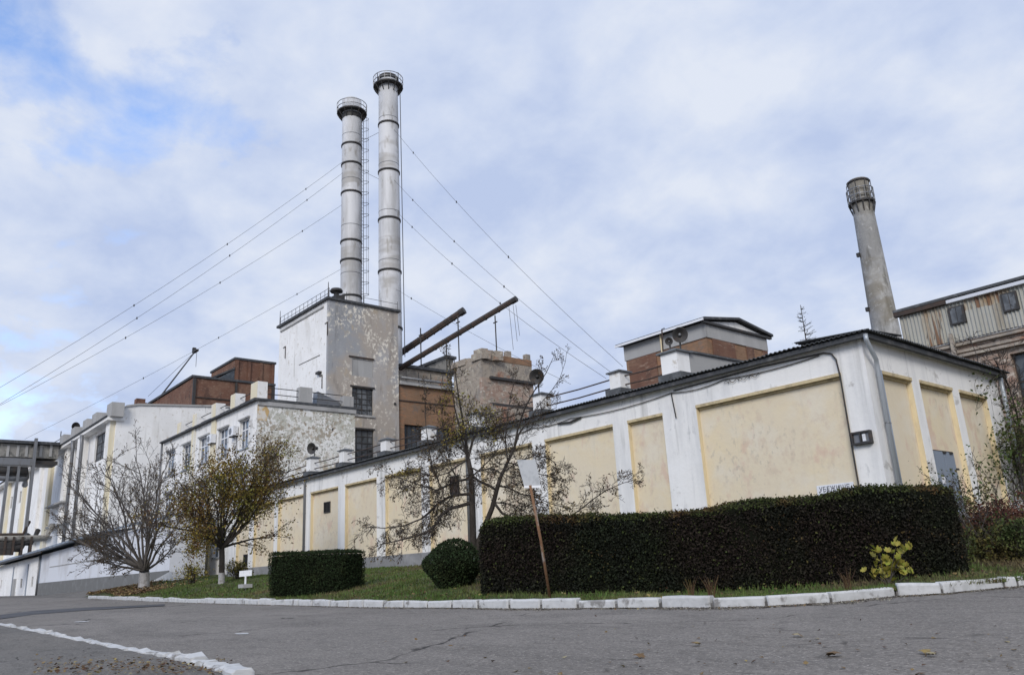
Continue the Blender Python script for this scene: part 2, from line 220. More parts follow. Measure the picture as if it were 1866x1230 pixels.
class MB:
    def __init__(s): s.v = []; s.f = []; s.sm = False
    def add(s, vs, fs): b = len(s.v); s.v += [tuple(map(float, v)) for v in vs]; s.f += [tuple(b+i for i in f) for f in fs]; return s
    def box(s, a, b):
        x0, y0, z0 = a; x1, y1, z1 = b
        return s.add([(x0, y0, z0), (x1, y0, z0), (x1, y1, z0), (x0, y1, z0), (x0, y0, z1), (x1, y0, z1), (x1, y1, z1), (x0, y1, z1)], [(0, 3, 2, 1), (4, 5, 6, 7), (0, 1, 5, 4), (1, 2, 6, 5), (2, 3, 7, 6), (3, 0, 4, 7)])
    def prism(s, poly, vec):
        n = len(poly); vec = np.array(vec, float); p = [np.array(q, float) for q in poly]
        return s.add(p+[q+vec for q in p], [tuple(range(n))[::-1], tuple(range(n, 2*n))]+[(i, (i+1) % n, n+(i+1) % n, n+i) for i in range(n)])
    def tube(s, path, r, n=8, cap=True):
        path = [np.array(p, float) for p in path]; r = r if hasattr(r, '__len__') else [r]*len(path); rings = []; up = None
        for i, p in enumerate(path):
            d = path[min(i+1, len(path)-1)] - path[max(i-1, 0)]; d = d/(np.linalg.norm(d)+1e-9)
            if up is None: up = np.array([0, 0, 1.]) if abs(d[2]) < .9 else np.array([1., 0, 0])
            a = np.cross(up, d); a /= np.linalg.norm(a)+1e-9; c = np.cross(d, a); up = c if abs(c@d) < .1 else up
            rings.append([p + r[i]*(a*cos(2*pi*k/n)+c*sin(2*pi*k/n)) for k in range(n)])
        vs = [v for q in rings for v in q]; fs = [(i*n+k, i*n+(k+1) % n, (i+1)*n+(k+1) % n, (i+1)*n+k) for i in range(len(path)-1) for k in range(n)]
        if cap: fs += [tuple(range(n))[::-1], tuple((len(path)-1)*n+k for k in range(n))]
        return s.add(vs, fs)
    def lathe(s, prof, n=24, c=(0, 0, 0), close=False):
        vs = [(c[0]+r*cos(2*pi*k/n), c[1]+r*sin(2*pi*k/n), c[2]+z) for r, z in prof for k in range(n)]; m = len(prof)
        rng = range(m) if close else range(m-1)
        return s.add(vs, [(i*n+k, i*n+(k+1) % n, ((i+1) % m)*n+(k+1) % n, ((i+1) % m)*n+k) for i in rng for k in range(n)])
    def build(s, name, m, parent=None, smooth=False, org=None):
        org = root_loc(parent) if org is None else np.asarray(org, float); me = bpy.data.meshes.new(name)
        me.from_pydata([(v[0]-org[0], v[1]-org[1], v[2]-org[2]) for v in s.v], [], s.f); me.update()
        if smooth: me.polygons.foreach_set('use_smooth', np.ones(len(me.polygons), bool))
        o = link(name, me, m, parent)
        if parent is None: o.location = tuple(map(float, org))
        return o
class Face:
    """a facade: u along it, n outward, z up. axis 'Y': plane y=c looking to -Y; axis 'X': plane x=c looking to +X"""
    def __init__(s, axis, c): s.a = axis; s.c = c
    def p(s, u, n, z): return (u, s.c-n, z) if s.a == 'Y' else (s.c+n, u, z)
    def box(s, mb, u0, u1, n0, n1, z0, z1):
        a = s.p(u0, n0, z0); b = s.p(u1, n1, z1); return mb.box([min(a[i], b[i]) for i in range(3)], [max(a[i], b[i]) for i in range(3)])
    def wall(s, mb, u0, u1, z0, z1, holes, depth=.3):
        us = sorted({u0, u1, *[h[i] for h in holes for i in (0, 1)]}); zs = sorted({z0, z1, *[h[i] for h in holes for i in (2, 3)]})
        for i in range(len(us)-1):
            for j in range(len(zs)-1):
                a, b, c, d = us[i], us[i+1], zs[j], zs[j+1]; cu_, cz_ = (a+b)/2, (c+d)/2
                if any(h[0] < cu_ < h[1] and h[2] < cz_ < h[3] for h in holes): continue
                mb.add([s.p(a, 0, c), s.p(b, 0, c), s.p(b, 0, d), s.p(a, 0, d)], [(0, 1, 2, 3)])
        for a, b, c, d in holes:
            q = [(a, c), (b, c), (b, d), (a, d)]
            for k in range(4):
                (p0, q0), (p1, q1) = q[k], q[(k+1) % 4]
                mb.add([s.p(p0, 0, q0), s.p(p1, 0, q1), s.p(p1, -depth, q1), s.p(p0, -depth, q0)], [(0, 1, 2, 3)])
        return mb
def window(F, a, b, c, d, parent, glass='glass_blue', frame='window_white', nu=3, rows=(.68,), depth=.18, t=.06, label=None):
    """frame with mullions, every pane a sub-part"""
    mb = MB(); n0, n1 = -depth-.06, -depth
    us = [a+(b-a)*i/nu for i in range(nu+1)]; zs = [c]+[c+(d-c)*r for r in rows]+[d]
    for u in us: F.box(mb, max(a, u-t/2), min(b, u+t/2), n0, n1, c, d)
    for z in zs: F.box(mb, a, b, n0+.004, n1-.004 if 0 else n1+.004, max(c, z-t/2), min(d, z+t/2))
    w = mb.build('window', frame, parent)
    if label: w['label'] = label
    for i in range(nu):
        for j in range(len(zs)-1):
            g = MB(); F.box(g, us[i]+t/2-.005, us[i+1]-t/2+.005, n0-.01, n0+.02, zs[j]+t/2-.005, zs[j+1]-t/2+.005); g.build('pane', glass, w)
    return w
def copy_of(o, loc=None, parent=None):
    c = o.copy(); COL.objects.link(c); c.parent = parent if parent is not None else o.parent
    if loc is not None: c.location = loc
    for ch in list(o.children): copy_of(ch, None, c)
    return c

# ------------------------------------------------------------------ ground heights
def kerb_pts():
    base = [(1900, 1064), (1866, 1068), (1833, 1071), (1720, 1083), (1635, 1087), (1517, 1099), (1397, 1106), (1297, 1108), (1203, 1108), (1122, 1109), (985, 1109.5), (900, 1109.5), (778, 1108), (664, 1107), (542, 1104), (411, 1100.5), (300, 1097), (200, 1092), (160, 1090)]
    return base
_kb = kerb_pts(); _kx = [p[0] for p in _kb][::-1]; _ky = [p[1] for p in _kb][::-1]
def kerb_at(px): return onroad(px, float(np.interp(px, _kx, _ky)))
ctrl = [(*kerb_at(x)[:2], kerb_at(x)[2]+.10) for x in (1900, 1833, 1635, 1397, 1203, 985, 778, 600, 411, 300, 200, 160)]
LWY = 20.0
ctrl += [(-57, 22.1, 2.05), (-48, 22.1, 2.02), (-39, 22.1, 2.0), (-32, 22.1, 1.95), (-22, 22.1, 2.0), (-10.2, 22.1, 2.08), (-10.2, 28, 2.18), (-9, 33, 2.25), (-2, 30, 2.1), (3, 22, 1.3), (-70, 40, 2.2), (-40, 40, 2.3), (-5, 45, 2.5), (-110, 40, 2.2),
         (*atd(570, 1085, 26.5)[:2], atd(570, 1085, 26.5)[2]), tuple(atd(1740, 1048, 15.9)), tuple(atd(900, 1085, 18.0)), tuple(atd(1000, 1085, 17.6)), tuple(atd(1120, 1085, 17.1)), tuple(atd(1300, 1083, 16.4)), tuple(atd(1480, 1076, 15.9)), tuple(atd(1620, 1064, 15.6)), tuple(atd(262, 1066, 52)), tuple(atd(404, 1062, 38)), tuple(atd(825, 1072, 20))]
for q in ((72, 1085), (170, 1074), (300, 1056)): ctrl.append(tuple(onY(*q, LWY)))
ctrl += [tuple(onY(0, 1088, LWY)), (-81, 14, 1.32)]
ctrl = np.array(ctrl)
def _phi(r): return np.where(r > 1e-6, r*r*np.log(np.maximum(r, 1e-6)), 0)
_n = len(ctrl); _K = _phi(np.linalg.norm(ctrl[:, None, :2]-ctrl[None, :, :2], axis=2)) + np.eye(_n)*.6
_A = np.zeros((_n+3, _n+3)); _A[:_n, :_n] = _K; _A[:_n, _n] = 1; _A[:_n, _n+1:] = ctrl[:, :2]; _A[_n:, :_n] = _A[:_n, _n:].T
_w = np.linalg.solve(_A, np.append(ctrl[:, 2], [0, 0, 0]))
def ter(x, y):
    x = np.asarray(x, float); y = np.asarray(y, float); p = np.stack([x.ravel(), y.ravel()], 1)
    r = np.linalg.norm(p[:, None]-ctrl[None, :, :2], axis=2); z = _phi(r)@_w[:_n] + _w[_n] + p@_w[_n+1:]; return z.reshape(x.shape)
def terf(x, y): return float(ter(x, y))

# road: one sheet on a gentle slope
def grid_sheet(name, us, vs, fn, m, kind='structure'):
    V = [fn(u, v) for u in us for v in vs]; nv = len(vs)
    F = [(i*nv+j, (i+1)*nv+j, (i+1)*nv+j+1, i*nv+j+1) for i in range(len(us)-1) for j in range(nv-1)]
    o = fast(name, V, F, m, None, True, org=(0, 0, 0)); o['kind'] = kind; return o
def wob(x, y): return .012*sin(x*.9+y*.4)+.01*sin(y*1.3-x*.5)
grid_sheet('road', np.linspace(-130, 90, 90), np.linspace(-40, 150, 110), lambda r, d: (HF[0]*d+HR[0]*r, HF[1]*d+HR[1]*r, .56+.015*d+.01*r+wob(HF[0]*d+HR[0]*r, HF[1]*d+HR[1]*r)*.5), 'asphalt')
grid_sheet('ground', np.linspace(-1500, 1500, 13), np.linspace(-1500, 1500, 13), lambda x, y: (x, y, -3.0), 'earth')
# the lawn bank behind the kerb
kpx = np.linspace(1960, 150, 170)
def lawn_pt(px, t):
    k = kerb_at(px); x0, y0 = k[0], k[1]
    s = (1960-px)/1810
    bx, by = (np.interp(px, [150, 200, 300, 411, 542, 700, 985, 1300, 1600, 1960], [-72, -68, -63, -58, -50, -42, -28, -14, -4, 6]), np.interp(px, [150, 200, 300, 411, 542, 700, 985, 1300, 1600, 1960], [21, 21.5, 23, 24.5, 24.5, 24.5, 25, 36, 42, 40]))
    off = np.array([bx-x0, by-y0]); L_ = np.linalg.norm(off); off = off/L_
    d = .12 + (L_-.12)*t; x, y = x0+off[0]*d, y0+off[1]*d
    z = terf(x, y); zk = k[2]+.11; w = min(1, max(0, (d-.12)/.9)); z = zk*(1-w)+max(z, zk-.14)*w
    return (x, y, z + .02*sin(x*2.1)*sin(y*1.7)*w)
lawn_ts = np.linspace(0, 1, 34)**1.5
lawn = grid_sheet('lawn', kpx, lawn_ts, lawn_pt, 'grass')
# yard ground between the buildings, left of the lawn
grid_sheet('yard', np.linspace(-175, 30, 42), np.linspace(24.6, 110, 18), lambda x, y: (x, y, 2.0+.0*x-.05), 'earth')
gx = np.linspace(-150, -56, 40)
grid_sheet('forecourt', gx, np.linspace(0, 1, 12), lambda x, t: (lambda y: (x, y, road_z(x, y)+.006+max(0, terf(x, y)-road_z(x, y)-.006)*min(1, t*2.5)))(15.2+(x+56)*-.02+t*6.5), 'asphalt_old')

# ------------------------------------------------------------------ kerbs
def kerb_line(name, joints, fn, h, wid, seed, label, gap=.03, skip=(), rough=.006):
    random.seed(seed); P = [fn(x) for x in joints]
    k = MB()
    base = MB()
    for i in range(len(P)-1):
        a, b = P[i], P[i+1]; d = b-a; n = np.array([-d[1], d[0], 0]); n /= np.linalg.norm(n)
        if n[1] < 0: n = -n
        base.prism([a+n*.03+(0, 0, -.15), b+n*.03+(0, 0, -.15), b+n*(wid-.02)+(0, 0, -.15), a+n*(wid-.02)+(0, 0, -.15)], (0, 0, .15+h*.45))
    root = base.build(name, 'kerb_side', None, org=P[len(P)//2]); root['kind'] = 'structure'
    for i in range(len(P)-1):
        if i in skip: continue
        a, b = np.array(P[i]), np.array(P[i+1]); d = b-a; L_ = np.linalg.norm(d); d /= L_; n = np.array([-d[1], d[0], 0]); n /= np.linalg.norm(n)
        if n[1] < 0: n = -n
        n = n*1.0; hh = h*random.uniform(.88-rough*8, 1.08); ts = [gap, .05, L_*.33, L_*.66, L_-.05, L_-gap]; rings = []
        tw = random.uniform(-.02, .02); tilt = random.uniform(-.012, .012)
        for j, t in enumerate(ts):
            e = .022 if j in (0, 5) else 0; jit = lambda s=rough: random.uniform(-s, s)
            c = a+d*t + n*(tw*(t/L_-.5)); H = hh+tilt*(t/L_-.5)*2+jit()-e*.6
            rings.append([c+n*(0+e)+(0, 0, -.08), c+n*(e+jit())+(0, 0, H*.82), c+n*(.025+e+jit())+(0, 0, H), c+n*(wid-.03-e)+(0, 0, H+jit()), c+n*(wid-e)+(0, 0, H*.8), c+n*(wid-e)+(0, 0, -.08)])
        mb = MB(); vs = [v for r in rings for v in r]; m_ = 6
        mb.add(vs, [(i_*m_+k_, (i_+1)*m_+k_, (i_+1)*m_+(k_+1) % m_, i_*m_+(k_+1) % m_) for i_ in range(5) for k_ in range(m_)]+[tuple(range(m_)), tuple(5*m_+k_ for k_ in range(m_))[::-1]])
        mb.build('kerb_stone', 'kerb_paint', root)
    return root
jx = [1900, 1858, 1833, 1720, 1635, 1517, 1397, 1297, 1203, 1122, 1052, 985, 927, 870, 822, 778, 735, 697, 661, 634, 600, 568, 542, 518, 493, 471, 450, 430, 411, 391, 372, 353, 336, 320, 305, 290, 276, 263, 250, 238, 227, 216, 206, 196, 186, 176, 167, 160]
kerb_line('kerb', jx, kerb_at, .185, .2, 3, '')
_lk = [(-60, 1130), (0, 1142), (100, 1163), (200, 1185), (300, 1205), (312, 1207), (345, 1218), (392, 1231), (430, 1250)]
lk_at = lambda px: onroad(px, float(np.interp(px, [p[0] for p in _lk], [p[1] for p in _lk])))
kerb_line('traffic_island_kerb', [-60, -30, -5, 17, 38, 60, 82, 106, 132, 160, 192, 228, 262, 296], lk_at, .085, .15, 5, '', gap=.035, rough=.022)
kerb_line('broken_kerb_end', [300, 318, 346, 368, 398, 424], lambda px: lk_at(px)+np.array([0, 0, -.02]), .15, .22, 8, '', gap=.04, rough=.022)
# cracked old asphalt inside the island
grid_sheet('traffic_island', np.linspace(-60, 425, 40), np.linspace(0, 1, 14), lambda px, t: (lambda a: (a[0]+t*(2.0)-.0*t, a[1]-.0-t*9, max(road_z(a[0]+t*2, a[1]-t*9)+.05, 0)+.01*sin(px*.3+t*9)))(lk_at(px)), 'asphalt_old')
# narrow strip of path behind the kerb
grid_sheet('path', np.linspace(1500, 850, 50), (0, .5, 1), lambda px, t: (lambda k: (k[0]-.22*0+(-.12+.0)*0, k[1]+.2+t*.55, k[2]+.135-t*.05))(kerb_at(px)), 'path')
# darker tar strip laid across the road at the left
tp = [onroad(*q) for q in ((-60, 1136), (60, 1120), (160, 1112), (300, 1104))]; tq = [onroad(*q) for q in ((-60, 1128), (60, 1113), (160, 1107), (300, 1101))]
tm = MB()
for i in range(3): tm.add([tp[i]+(0, 0, .016), tp[i+1]+(0, 0, .016), tq[i+1]+(0, 0, .016), tq[i]+(0, 0, .016)], [(0, 1, 2, 3)])
props(tm.build('tar_strip', 'tar', None, org=tp[1]), kind='structure')

# ================================================================== STORE BUILDING (cream panels)
SY, SX, SL, SB = 22.09, -10.19, -57.1, 32.2          # front plane, right plane, left end, back
FY, FX = Face('Y', SY), Face('X', SX)
store = thing('store_building', 'long low white building with recessed cream panels and a corrugated dark eave, behind the hedge', 'building', (-30, 26, 2))
panels = [(-55.8, -53.7), (-52.9, -49.7), (-49.15, -45.5), (-44.65, -41.25), (-40.45, -37.05), (-36.2, -32.85), (-32.15, -28.9), (-28.1, -24.6), (-23.8, -20.02), (-19.28, -17.63), (-16.18, -10.95)]
rp = [(22.87, 24.95), (25.5, 27.95), (28.5, 30.9)]
REC, ZP, ZT, ZW = .17, 2.55, 6.60, 7.44
mb = MB(); holes = [(a, b, ZP, ZT) for a, b in panels]; FY.wall(mb, SL, SX, ZP, ZW, holes, .01)
FX.wall(mb, SY, SB, ZP, ZW, [(a, b, ZP, ZT) for a, b in rp], .01)
mb.add([(SL, SY, 0), (SL, SB, 0), (SL, SB, ZW), (SL, SY, ZW)], [(0, 1, 2, 3)]); mb.add([(SL, SB, 0), (SX, SB, 0), (SX, SB, ZW), (SL, SB, ZW)], [(0, 1, 2, 3)])
mb.build('wall', 'white_plaster', store)
for F_, ps in ((FY, panels), (FX, rp)):
    for a, b in ps:
        q = MB(); F_.box(q, a-.06, b+.06, -REC-.06, -REC, ZP, ZT+.05); q.build('panel', 'cream_plaster', store)
        for u0, u1, z0, z1 in ((a-.06, a+.015, ZP, ZT-.02), (b-.015, b+.06, ZP, ZT-.02)): q = MB(); F_.box(q, u0, u1, -REC+.002, -.012, z0, z1); q.build('reveal', 'yellow_reveal', store)
        q = MB(); F_.box(q, a+.004, b-.004, -REC+.003, .03, ZT-.10, ZT-.004); F_.box(q, a+.02, b-.02, -REC+.003, -.09, ZT-.16, ZT-.105); q.build('moulding', 'moulding', store)
q = MB(); FY.box(q, SL-.03, SX+.05, -.1, .05, .4, ZP-.003); FX.box(q, SY+.06, SB, -.1, .05, .4, ZP-.003); q.build('plinth', 'grey_plinth', store)
q = MB(); FY.box(q, SL-.2, SX+.16, -.2, .16, ZW+.003, ZW+.07); FX.box(q, SY+.003, SB+.2, -.2, .157, ZW+.003, ZW+.07); q.build('cornice', 'white_plaster', store)
q = MB(); FY.box(q, SL-.3, SX+.3, .165, .30, ZW-.06, ZW+.075); FX.box(q, SY-.16, SB+.3, .165, .30, ZW-.061, ZW+.074); q.box((SL-.25, SY-.15, ZW+.08), (SX+.15, SB+.25, ZW+.11)); q.build('gutter_board', 'fascia', store)
# corrugated roof sheets along both eaves
def corr_mesh(name, w, l, waves, amp, thick, m, per=6):
    n = waves*per; xs = np.linspace(0, w, n+1); V = []; F = []
    for yv in (0, l):
        for x in xs: V.append((x, yv, amp*sin(2*pi*x/w*waves)))
    for yv in (0, l):
        for x in xs: V.append((x, yv, amp*sin(2*pi*x/w*waves)-thick))
    k = n+1
    for i in range(n): F += [(i, i+1, k+i+1, k+i), (2*k+i, 3*k+i, 3*k+i+1, 2*k+i+1), (i, 2*k+i, 2*k+i+1, i+1), (k+i, k+i+1, 3*k+i+1, 3*k+i)]
    me = bpy.data.meshes.new(name); me.from_pydata(V, [], F); me.update(); me.materials.append(M[m]); return me
cm = corr_mesh('roof_sheet', 1.1, 2.3, 7, .022, .018, 'roof_slate')
sl = .07
def place_sheet(x, y, z, rz, mesh=cm, parent=store, tilt=sl, name='roof_sheet'):
    o = bpy.data.objects.new(name, mesh); COL.objects.link(o); o.parent = parent; o.rotation_euler = (tilt, 0, rz); l = root_loc(parent)
    o.location = (x-l[0], y-l[1], z-l[2]); return o
nsh = int((SX+.36-(SL-.3))/1.07)+1
for i in range(nsh): place_sheet(SX+.36-1.08*(i+1), SY-.40, ZW+.135+random.uniform(-.012, .012), random.uniform(-.006, .006))
for i in range(10): place_sheet(SX+.42, SY-.36+1.08*i, ZW+.137+random.uniform(-.012, .012), pi/2)
# (rotating by 90 degrees puts the sheets' run towards -X)
q = MB(); q.box((SL, SY+1.7, ZW+.12), (SX-1.6, SB, ZW+.30)); q.build('roof_deck', 'roof_slate', store)
# small openings
def vent(F_, a, b, c, d, mat_='black_void', n=-REC, frame='dark_metal'):
    q = MB(); F_.box(q, a, b, n+.003, n+.02, c, d); v = q.build('vent', mat_, store)
    q = MB(); t = .05
    for u0, u1, z0, z1 in ((a-t, a, c-t, d+t), (b, b+t, c-t, d+t), (a, b, d, d+t), (a, b, c-t, c)): F_.box(q, u0, u1, n+.002, n+.06, z0, z1)
    F_.box(q, (a+b)/2-.015, (a+b)/2+.015, n+.021, n+.04, c, d); q.build('frame', frame, v); return v
vent(FY, -43.15, -42.5, 5.3, 5.82); vent(FY, -54.7, -53.85, 2.72, 3.4)
vent(FY, -30.6, -30.0, 5.1, 5.85, 'rust')
# grey double door in the end wall
dr = MB(); FX.box(dr, 25.64, 27.26, -REC, -REC+.05, 2.2, 4.46); d0 = dr.build('door_frame', 'dark_metal', store)
for a, b in ((25.68, 26.42), (26.46, 27.22)):
    q = MB(); FX.box(q, a, b, -REC+.05, -REC+.09, 2.25, 4.42); FX.box(q, a+.08, b-.08, -REC+.09, -REC+.1, 2.4, 4.3); lf = q.build('door', 'door_grey', store)
    if a < 26:
        q = MB(); FX.box(q, a+.25, a+.48, -REC+.1, -REC+.11, 3.42, 3.62); q.build('notice', 'sign_white', lf)
        q = MB(); c0 = FX.p(a+.44, -REC+.104, 2.95); q.add([FX.p(a+.26, -REC+.106, 2.9), FX.p(a+.62, -REC+.106, 2.9), FX.p(a+.44, -REC+.106, 3.28)], [(0, 1, 2)]); q.build('warning_triangle', 'rusty_patch', lf)
    q = MB(); FX.box(q, b-.09 if a < 26 else a+.03, b-.03 if a < 26 else a+.09, -REC+.09, -REC+.14, 3.2, 3.36); q.build('handle', 'dark_metal', lf)
for k, (u, zc) in enumerate(((26.45, 4.40), (26.95, 4.40), (27.2, 3.9))):
    q = MB(); FX.box(q, u-.06, u+.14, -REC+.09, -REC+.13, zc-.03, zc+.03); q.build('hinge', 'dark_metal', d0)
# downpipes
def pipe(pts, r, m, name, parent, brackets=(), n=10):
    o = MB().tube(pts, r, n).build(name, m, parent, True)
    for b in brackets: q = MB(); q.lathe([(r+.015, -.02), (r+.015, .02)], 10, b); q.box((b[0]-.02, b[1]-.02, b[2]-.015), (b[0]+.02, b[1]+.2, b[2]+.015)); q.build('bracket', 'grey_metal', o)
    return o
pipe([(SX+.28, SY-.28, ZW+.02), (SX+.28, SY-.28, ZW-.15), (SX+.18, SY+.33, ZW-.62), (SX+.14, SY+.42, ZW-.85), (SX+.14, SY+.42, 2.0)], .065, 'zinc', 'downpipe', store, [(SX+.14, SY+.42, z) for z in (3.3, 5.0)])
pipe([(SX+.14, SY+.57, ZW-.9), (SX+.14, SY+.57, 2.0)], .03, 'door_grey', 'conduit', store)
pipe([(SX+.2, SB-.1, ZW), (SX+.2, SB-.12, 6.9), (SX+.16, SB-.15, 2.0)], .075, 'zinc', 'downpipe', store, [(SX+.16, SB-.15, z) for z in (3.4, 5.2)])
pipe([(-45.28, SY-.2, ZW-.05), (-45.28, SY-.09, ZW-.35), (-45.28, SY-.09, 2.0)], .07, 'grey_metal', 'downpipe', store, [(-45.28, SY-.09, z) for z in (3.5, 5.4)])
pipe([(-29.0, SY-.2, ZW-.05), (-28.98, SY-.09, ZW-.35), (-28.98, SY-.09, 2.0)], .07, 'grey_metal', 'downpipe', store)
# cables below the eave and down beside the big panel
def sag(a, b, s, n=8): a = np.array(a, float); b = np.array(b, float); return [a+(b-a)*t-np.array([0, 0, s*4*t*(1-t)]) for t in np.linspace(0, 1, n)]
cp = []
for x0, x1, s in ((-27, -24.5, .1), (-24.5, -22.2, .08), (-22.2, -17.1, .12), (-17.1, -14.9, .1), (-14.9, -11.5, .07)): cp += sag((x0, SY-.05, 7.16+(x0+27)*.005), (x1, SY-.05, 7.16+(x1+27)*.005), s)
cb = MB().tube(cp, .016, 5).build('cable', 'dark_metal', store)
MB().tube([(-17.1, SY-.06, 7.2), (-17.08, SY-.05, 6.9), (-17.06, SY-.05, 6.75), (-17.02, SY-.04, 6.3)], .022, 5).build('cable', 'dark_metal', store)
MB().tube([(-17.0, SY-.05, 7.27), (-13.5, SY-.05, 7.33), (-11.35, SY-.05, 7.28), (-11.12, SY-.05, 7.2), (-11.0, SY-.05, 7.0), (-10.96, SY-.05, 6.5), (-10.97, SY-.04, 4), (-10.96, SY-.04, 2)], .024, 5).build('cable', 'dark_metal', store)
random.seed(2)
tang = [(-14.9+.55*t+.05*sin(t*9), SY-.07, 7.1+.05*sin(t*17)) for t in np.linspace(0, 2.4, 30)]; MB().tube(tang, .012, 4).build('cable', 'dark_metal', store)
MB().tube([(-22.9, SY-.06, 7.09), (-22.2, SY-.08, 7.03), (-21.6, SY-.06, 7.12)], .04, 6).build('cable_clamp', 'dark_metal', store)
# box lamp
lamp = thing('wall_lamp', 'black oblong box lamp fixed to the corner pilaster of the cream building', 'lamp', (-10.6, SY, 4.6))
q = MB(); t = .05
FY.box(q, -10.90, -10.34, .003, .16, 4.76, 4.81); FY.box(q, -10.90, -10.34, .003, .16, 4.45, 4.50)
for u in (-10.90, -10.66, -10.385): FY.box(q, u, u+.045, .003, .158, 4.5, 4.76)
q.build('housing', 'dark_metal', lamp)
q = MB(); FY.box(q, -10.85, -10.39, .01, .09, 4.5, 4.76); q.build('reflector', 'grey_metal', lamp)
q = MB(); FY.box(q, -10.58, -10.49, .1, .13, 4.52, 4.72); q.build('glass', 'sign_white', lamp)
# painted notice on the wall, two lines, lower one mostly hidden by the hedge
def text_mesh(s, size, F_, u0, n, z0, name, m, parent, rx=1.0, bold=0):
    c = bpy.data.curves.new(name, 'FONT'); c.body = s; c.size = size; c.extrude = .002; c.offset = bold; o = bpy.data.objects.new('t', c); COL.objects.link(o)
    dg = bpy.context.evaluated_depsgraph_get(); me = bpy.data.meshes.new_from_object(o.evaluated_get(dg)); bpy.data.objects.remove(o)
    l = root_loc(parent); 
    for v in me.vertices:
        p = F_.p(u0+v.co.x*rx, n+v.co.z, z0+v.co.y); v.co = (p[0]-l[0], p[1]-l[1], p[2]-l[2])
    me.materials.clear(); me.name = name; return link(name, me, m, parent)
no = thing('wall_notice', 'white board with blue capital letters on the cream wall, half hidden by the hedge top', 'notice', (-11.8, SY, 3))
q = MB(); FY.box(q, -12.34, -11.2, -REC+.003, -REC+.02, 3.0, 3.48); q.build('board', 'sign_white', no)
text_mesh('УБЕЖИЩЕ', .20, FY, -12.27, -REC+.023, 3.29, 'lettering', 'ink', no, .93)
q = MB()
for a, b in ((-12.24, -12.0), (-11.96, -11.72), (-11.66, -11.26)): FY.box(q, a, b, -REC+.02, -REC+.024, 3.06, 3.21)
q.build('underline_bars', 'ink', no)

# piers with rails on the front roof edge
PY = 22.35
pier_x = [(-45.0, 8.78, 'fourth', 0), (-40.9, 8.66, '', 0), (-36.34, 8.58, '', 0), (-32.48, 8.6, '', 0), (-28.6, 8.6, '', 0), (-24.1, 8.62, '', 0), (-19.7, 8.62, '', 0)]
plab = ['white roof pier with flat cap carrying the lone horn speaker, leftmost on the cream building', 'white roof pier right of the leftmost horn speaker, in front of the peeling wall', 'small white roof pier below the grey tower windows', 'white roof pier in front of the dark brick house window', 'white roof pier behind the crown of the bare apple tree', 'roof pier with metal cap under the horn speaker at the rubble block', 'white roof pier against the sky, left of the concrete and brick penthouse']
for (x, zt, _, _), lb in zip(pier_x, plab):
    t = thing('roof_pier', lb, 'pier', (x, PY, 7.6), 'piers along the front roof edge of the cream building'); w = .27
    q = MB(); q.box((x-w, PY-w, 7.55), (x+w, PY+w, zt-.12)); q.build('shaft', 'white_worn', t)
    q = MB(); q.prism([(x-w-.09, PY-w-.09, zt-.12), (x+w+.09, PY-w-.09, zt-.12), (x+w+.09, PY+w+.09, zt-.12), (x-w-.09, PY+w+.09, zt-.12)], (0, 0, .05))
    q.add([(x-w-.09, PY-w-.09, zt-.069), (x+w+.09, PY-w-.09, zt-.069), (x+w+.09, PY+w+.09, zt-.069), (x-w-.09, PY+w+.09, zt-.069), (x, PY, zt+.06)], [(0, 1, 4), (1, 2, 4), (2, 3, 4), (3, 0, 4)]); q.build('cap', 'pier_cap', t)
    q = MB(); q.box((x-w-.12, PY-w-.16, 7.6), (x+w+.12, PY+w+.1, 7.86)); q.build('flashing', 'roof_slate', t)
t = thing('roof_pier', 'largest white roof pier with stained side, below the pair of horn speakers', 'pier', (-17.0, PY, 7.6), 'piers along the front roof edge of the cream building')
q = MB(); q.box((-17.38, PY-.35, 7.55), (-16.66, PY+.35, 8.62)); q.build('shaft', 'white_worn', t)
q = MB(); q.prism([(-17.5, PY-.45, 8.623), (-16.55, PY-.45, 8.623), (-16.55, PY+.45, 8.623), (-17.5, PY+.45, 8.623)], (0, 0, .06)); q.add([(-17.5, PY-.45, 8.684), (-16.55, PY-.45, 8.684), (-16.55, PY+.45, 8.684), (-17.5, PY+.45, 8.684), (-17.02, PY, 8.86)], [(0, 1, 4), (1, 2, 4), (2, 3, 4), (3, 0, 4)]); q.build('cap', 'pier_cap', t)
q = MB(); q.box((-17.5, PY-.45, 7.6), (-16.5, PY+.4, 7.86)); q.build('flashing', 'roof_slate', t)
t = thing('fire_wall', 'pale sloping roof wall with a slate coping running back from the largest pier', 'wall', (-16.8, 24, 7.6))
q = MB(); q.prism([(-17.2, PY+.36, 7.6), (-17.2, PY+.36, 8.66), (-17.2, 27.4, 8.72), (-17.2, 27.4, 7.6)], (.5, 0, 0)); q.build('wall', 'concrete', t)
q = MB(); q.prism([(-17.28, PY+.46, 8.67), (-17.28, PY+.46, 8.74), (-17.28, 27.5, 8.80), (-17.28, 27.5, 8.73)], (.66, 0, 0)); q.build('coping', 'roof_slate', t)
xs_ = [p[0] for p in pier_x]+[-17.0]
rl = ['rusty double rail between the two leftmost roof piers of the cream building', 'double rail on the roof in front of the peeling wall edge', 'double rail on the roof in front of the lower tower window', 'double rail crossing the brick house window, behind the apple tree', 'double rail behind the thick limbs of the apple tree', 'double rail against the sky right of the lone right horn speaker', 'double rail in front of the brick penthouse base']
for i in range(len(xs_)-1):
    t = thing('roof_rail', rl[i], 'railing', ((xs_[i]+xs_[i+1])/2, PY, 8), 'rails between the roof piers')
    for z in (8.02, 8.36): MB().tube([(xs_[i]+.28, PY, z), ((xs_[i]+xs_[i+1])/2, PY, z-.03), (xs_[i+1]-.28, PY, z)], .028, 6).build('rail', 'rust', t)
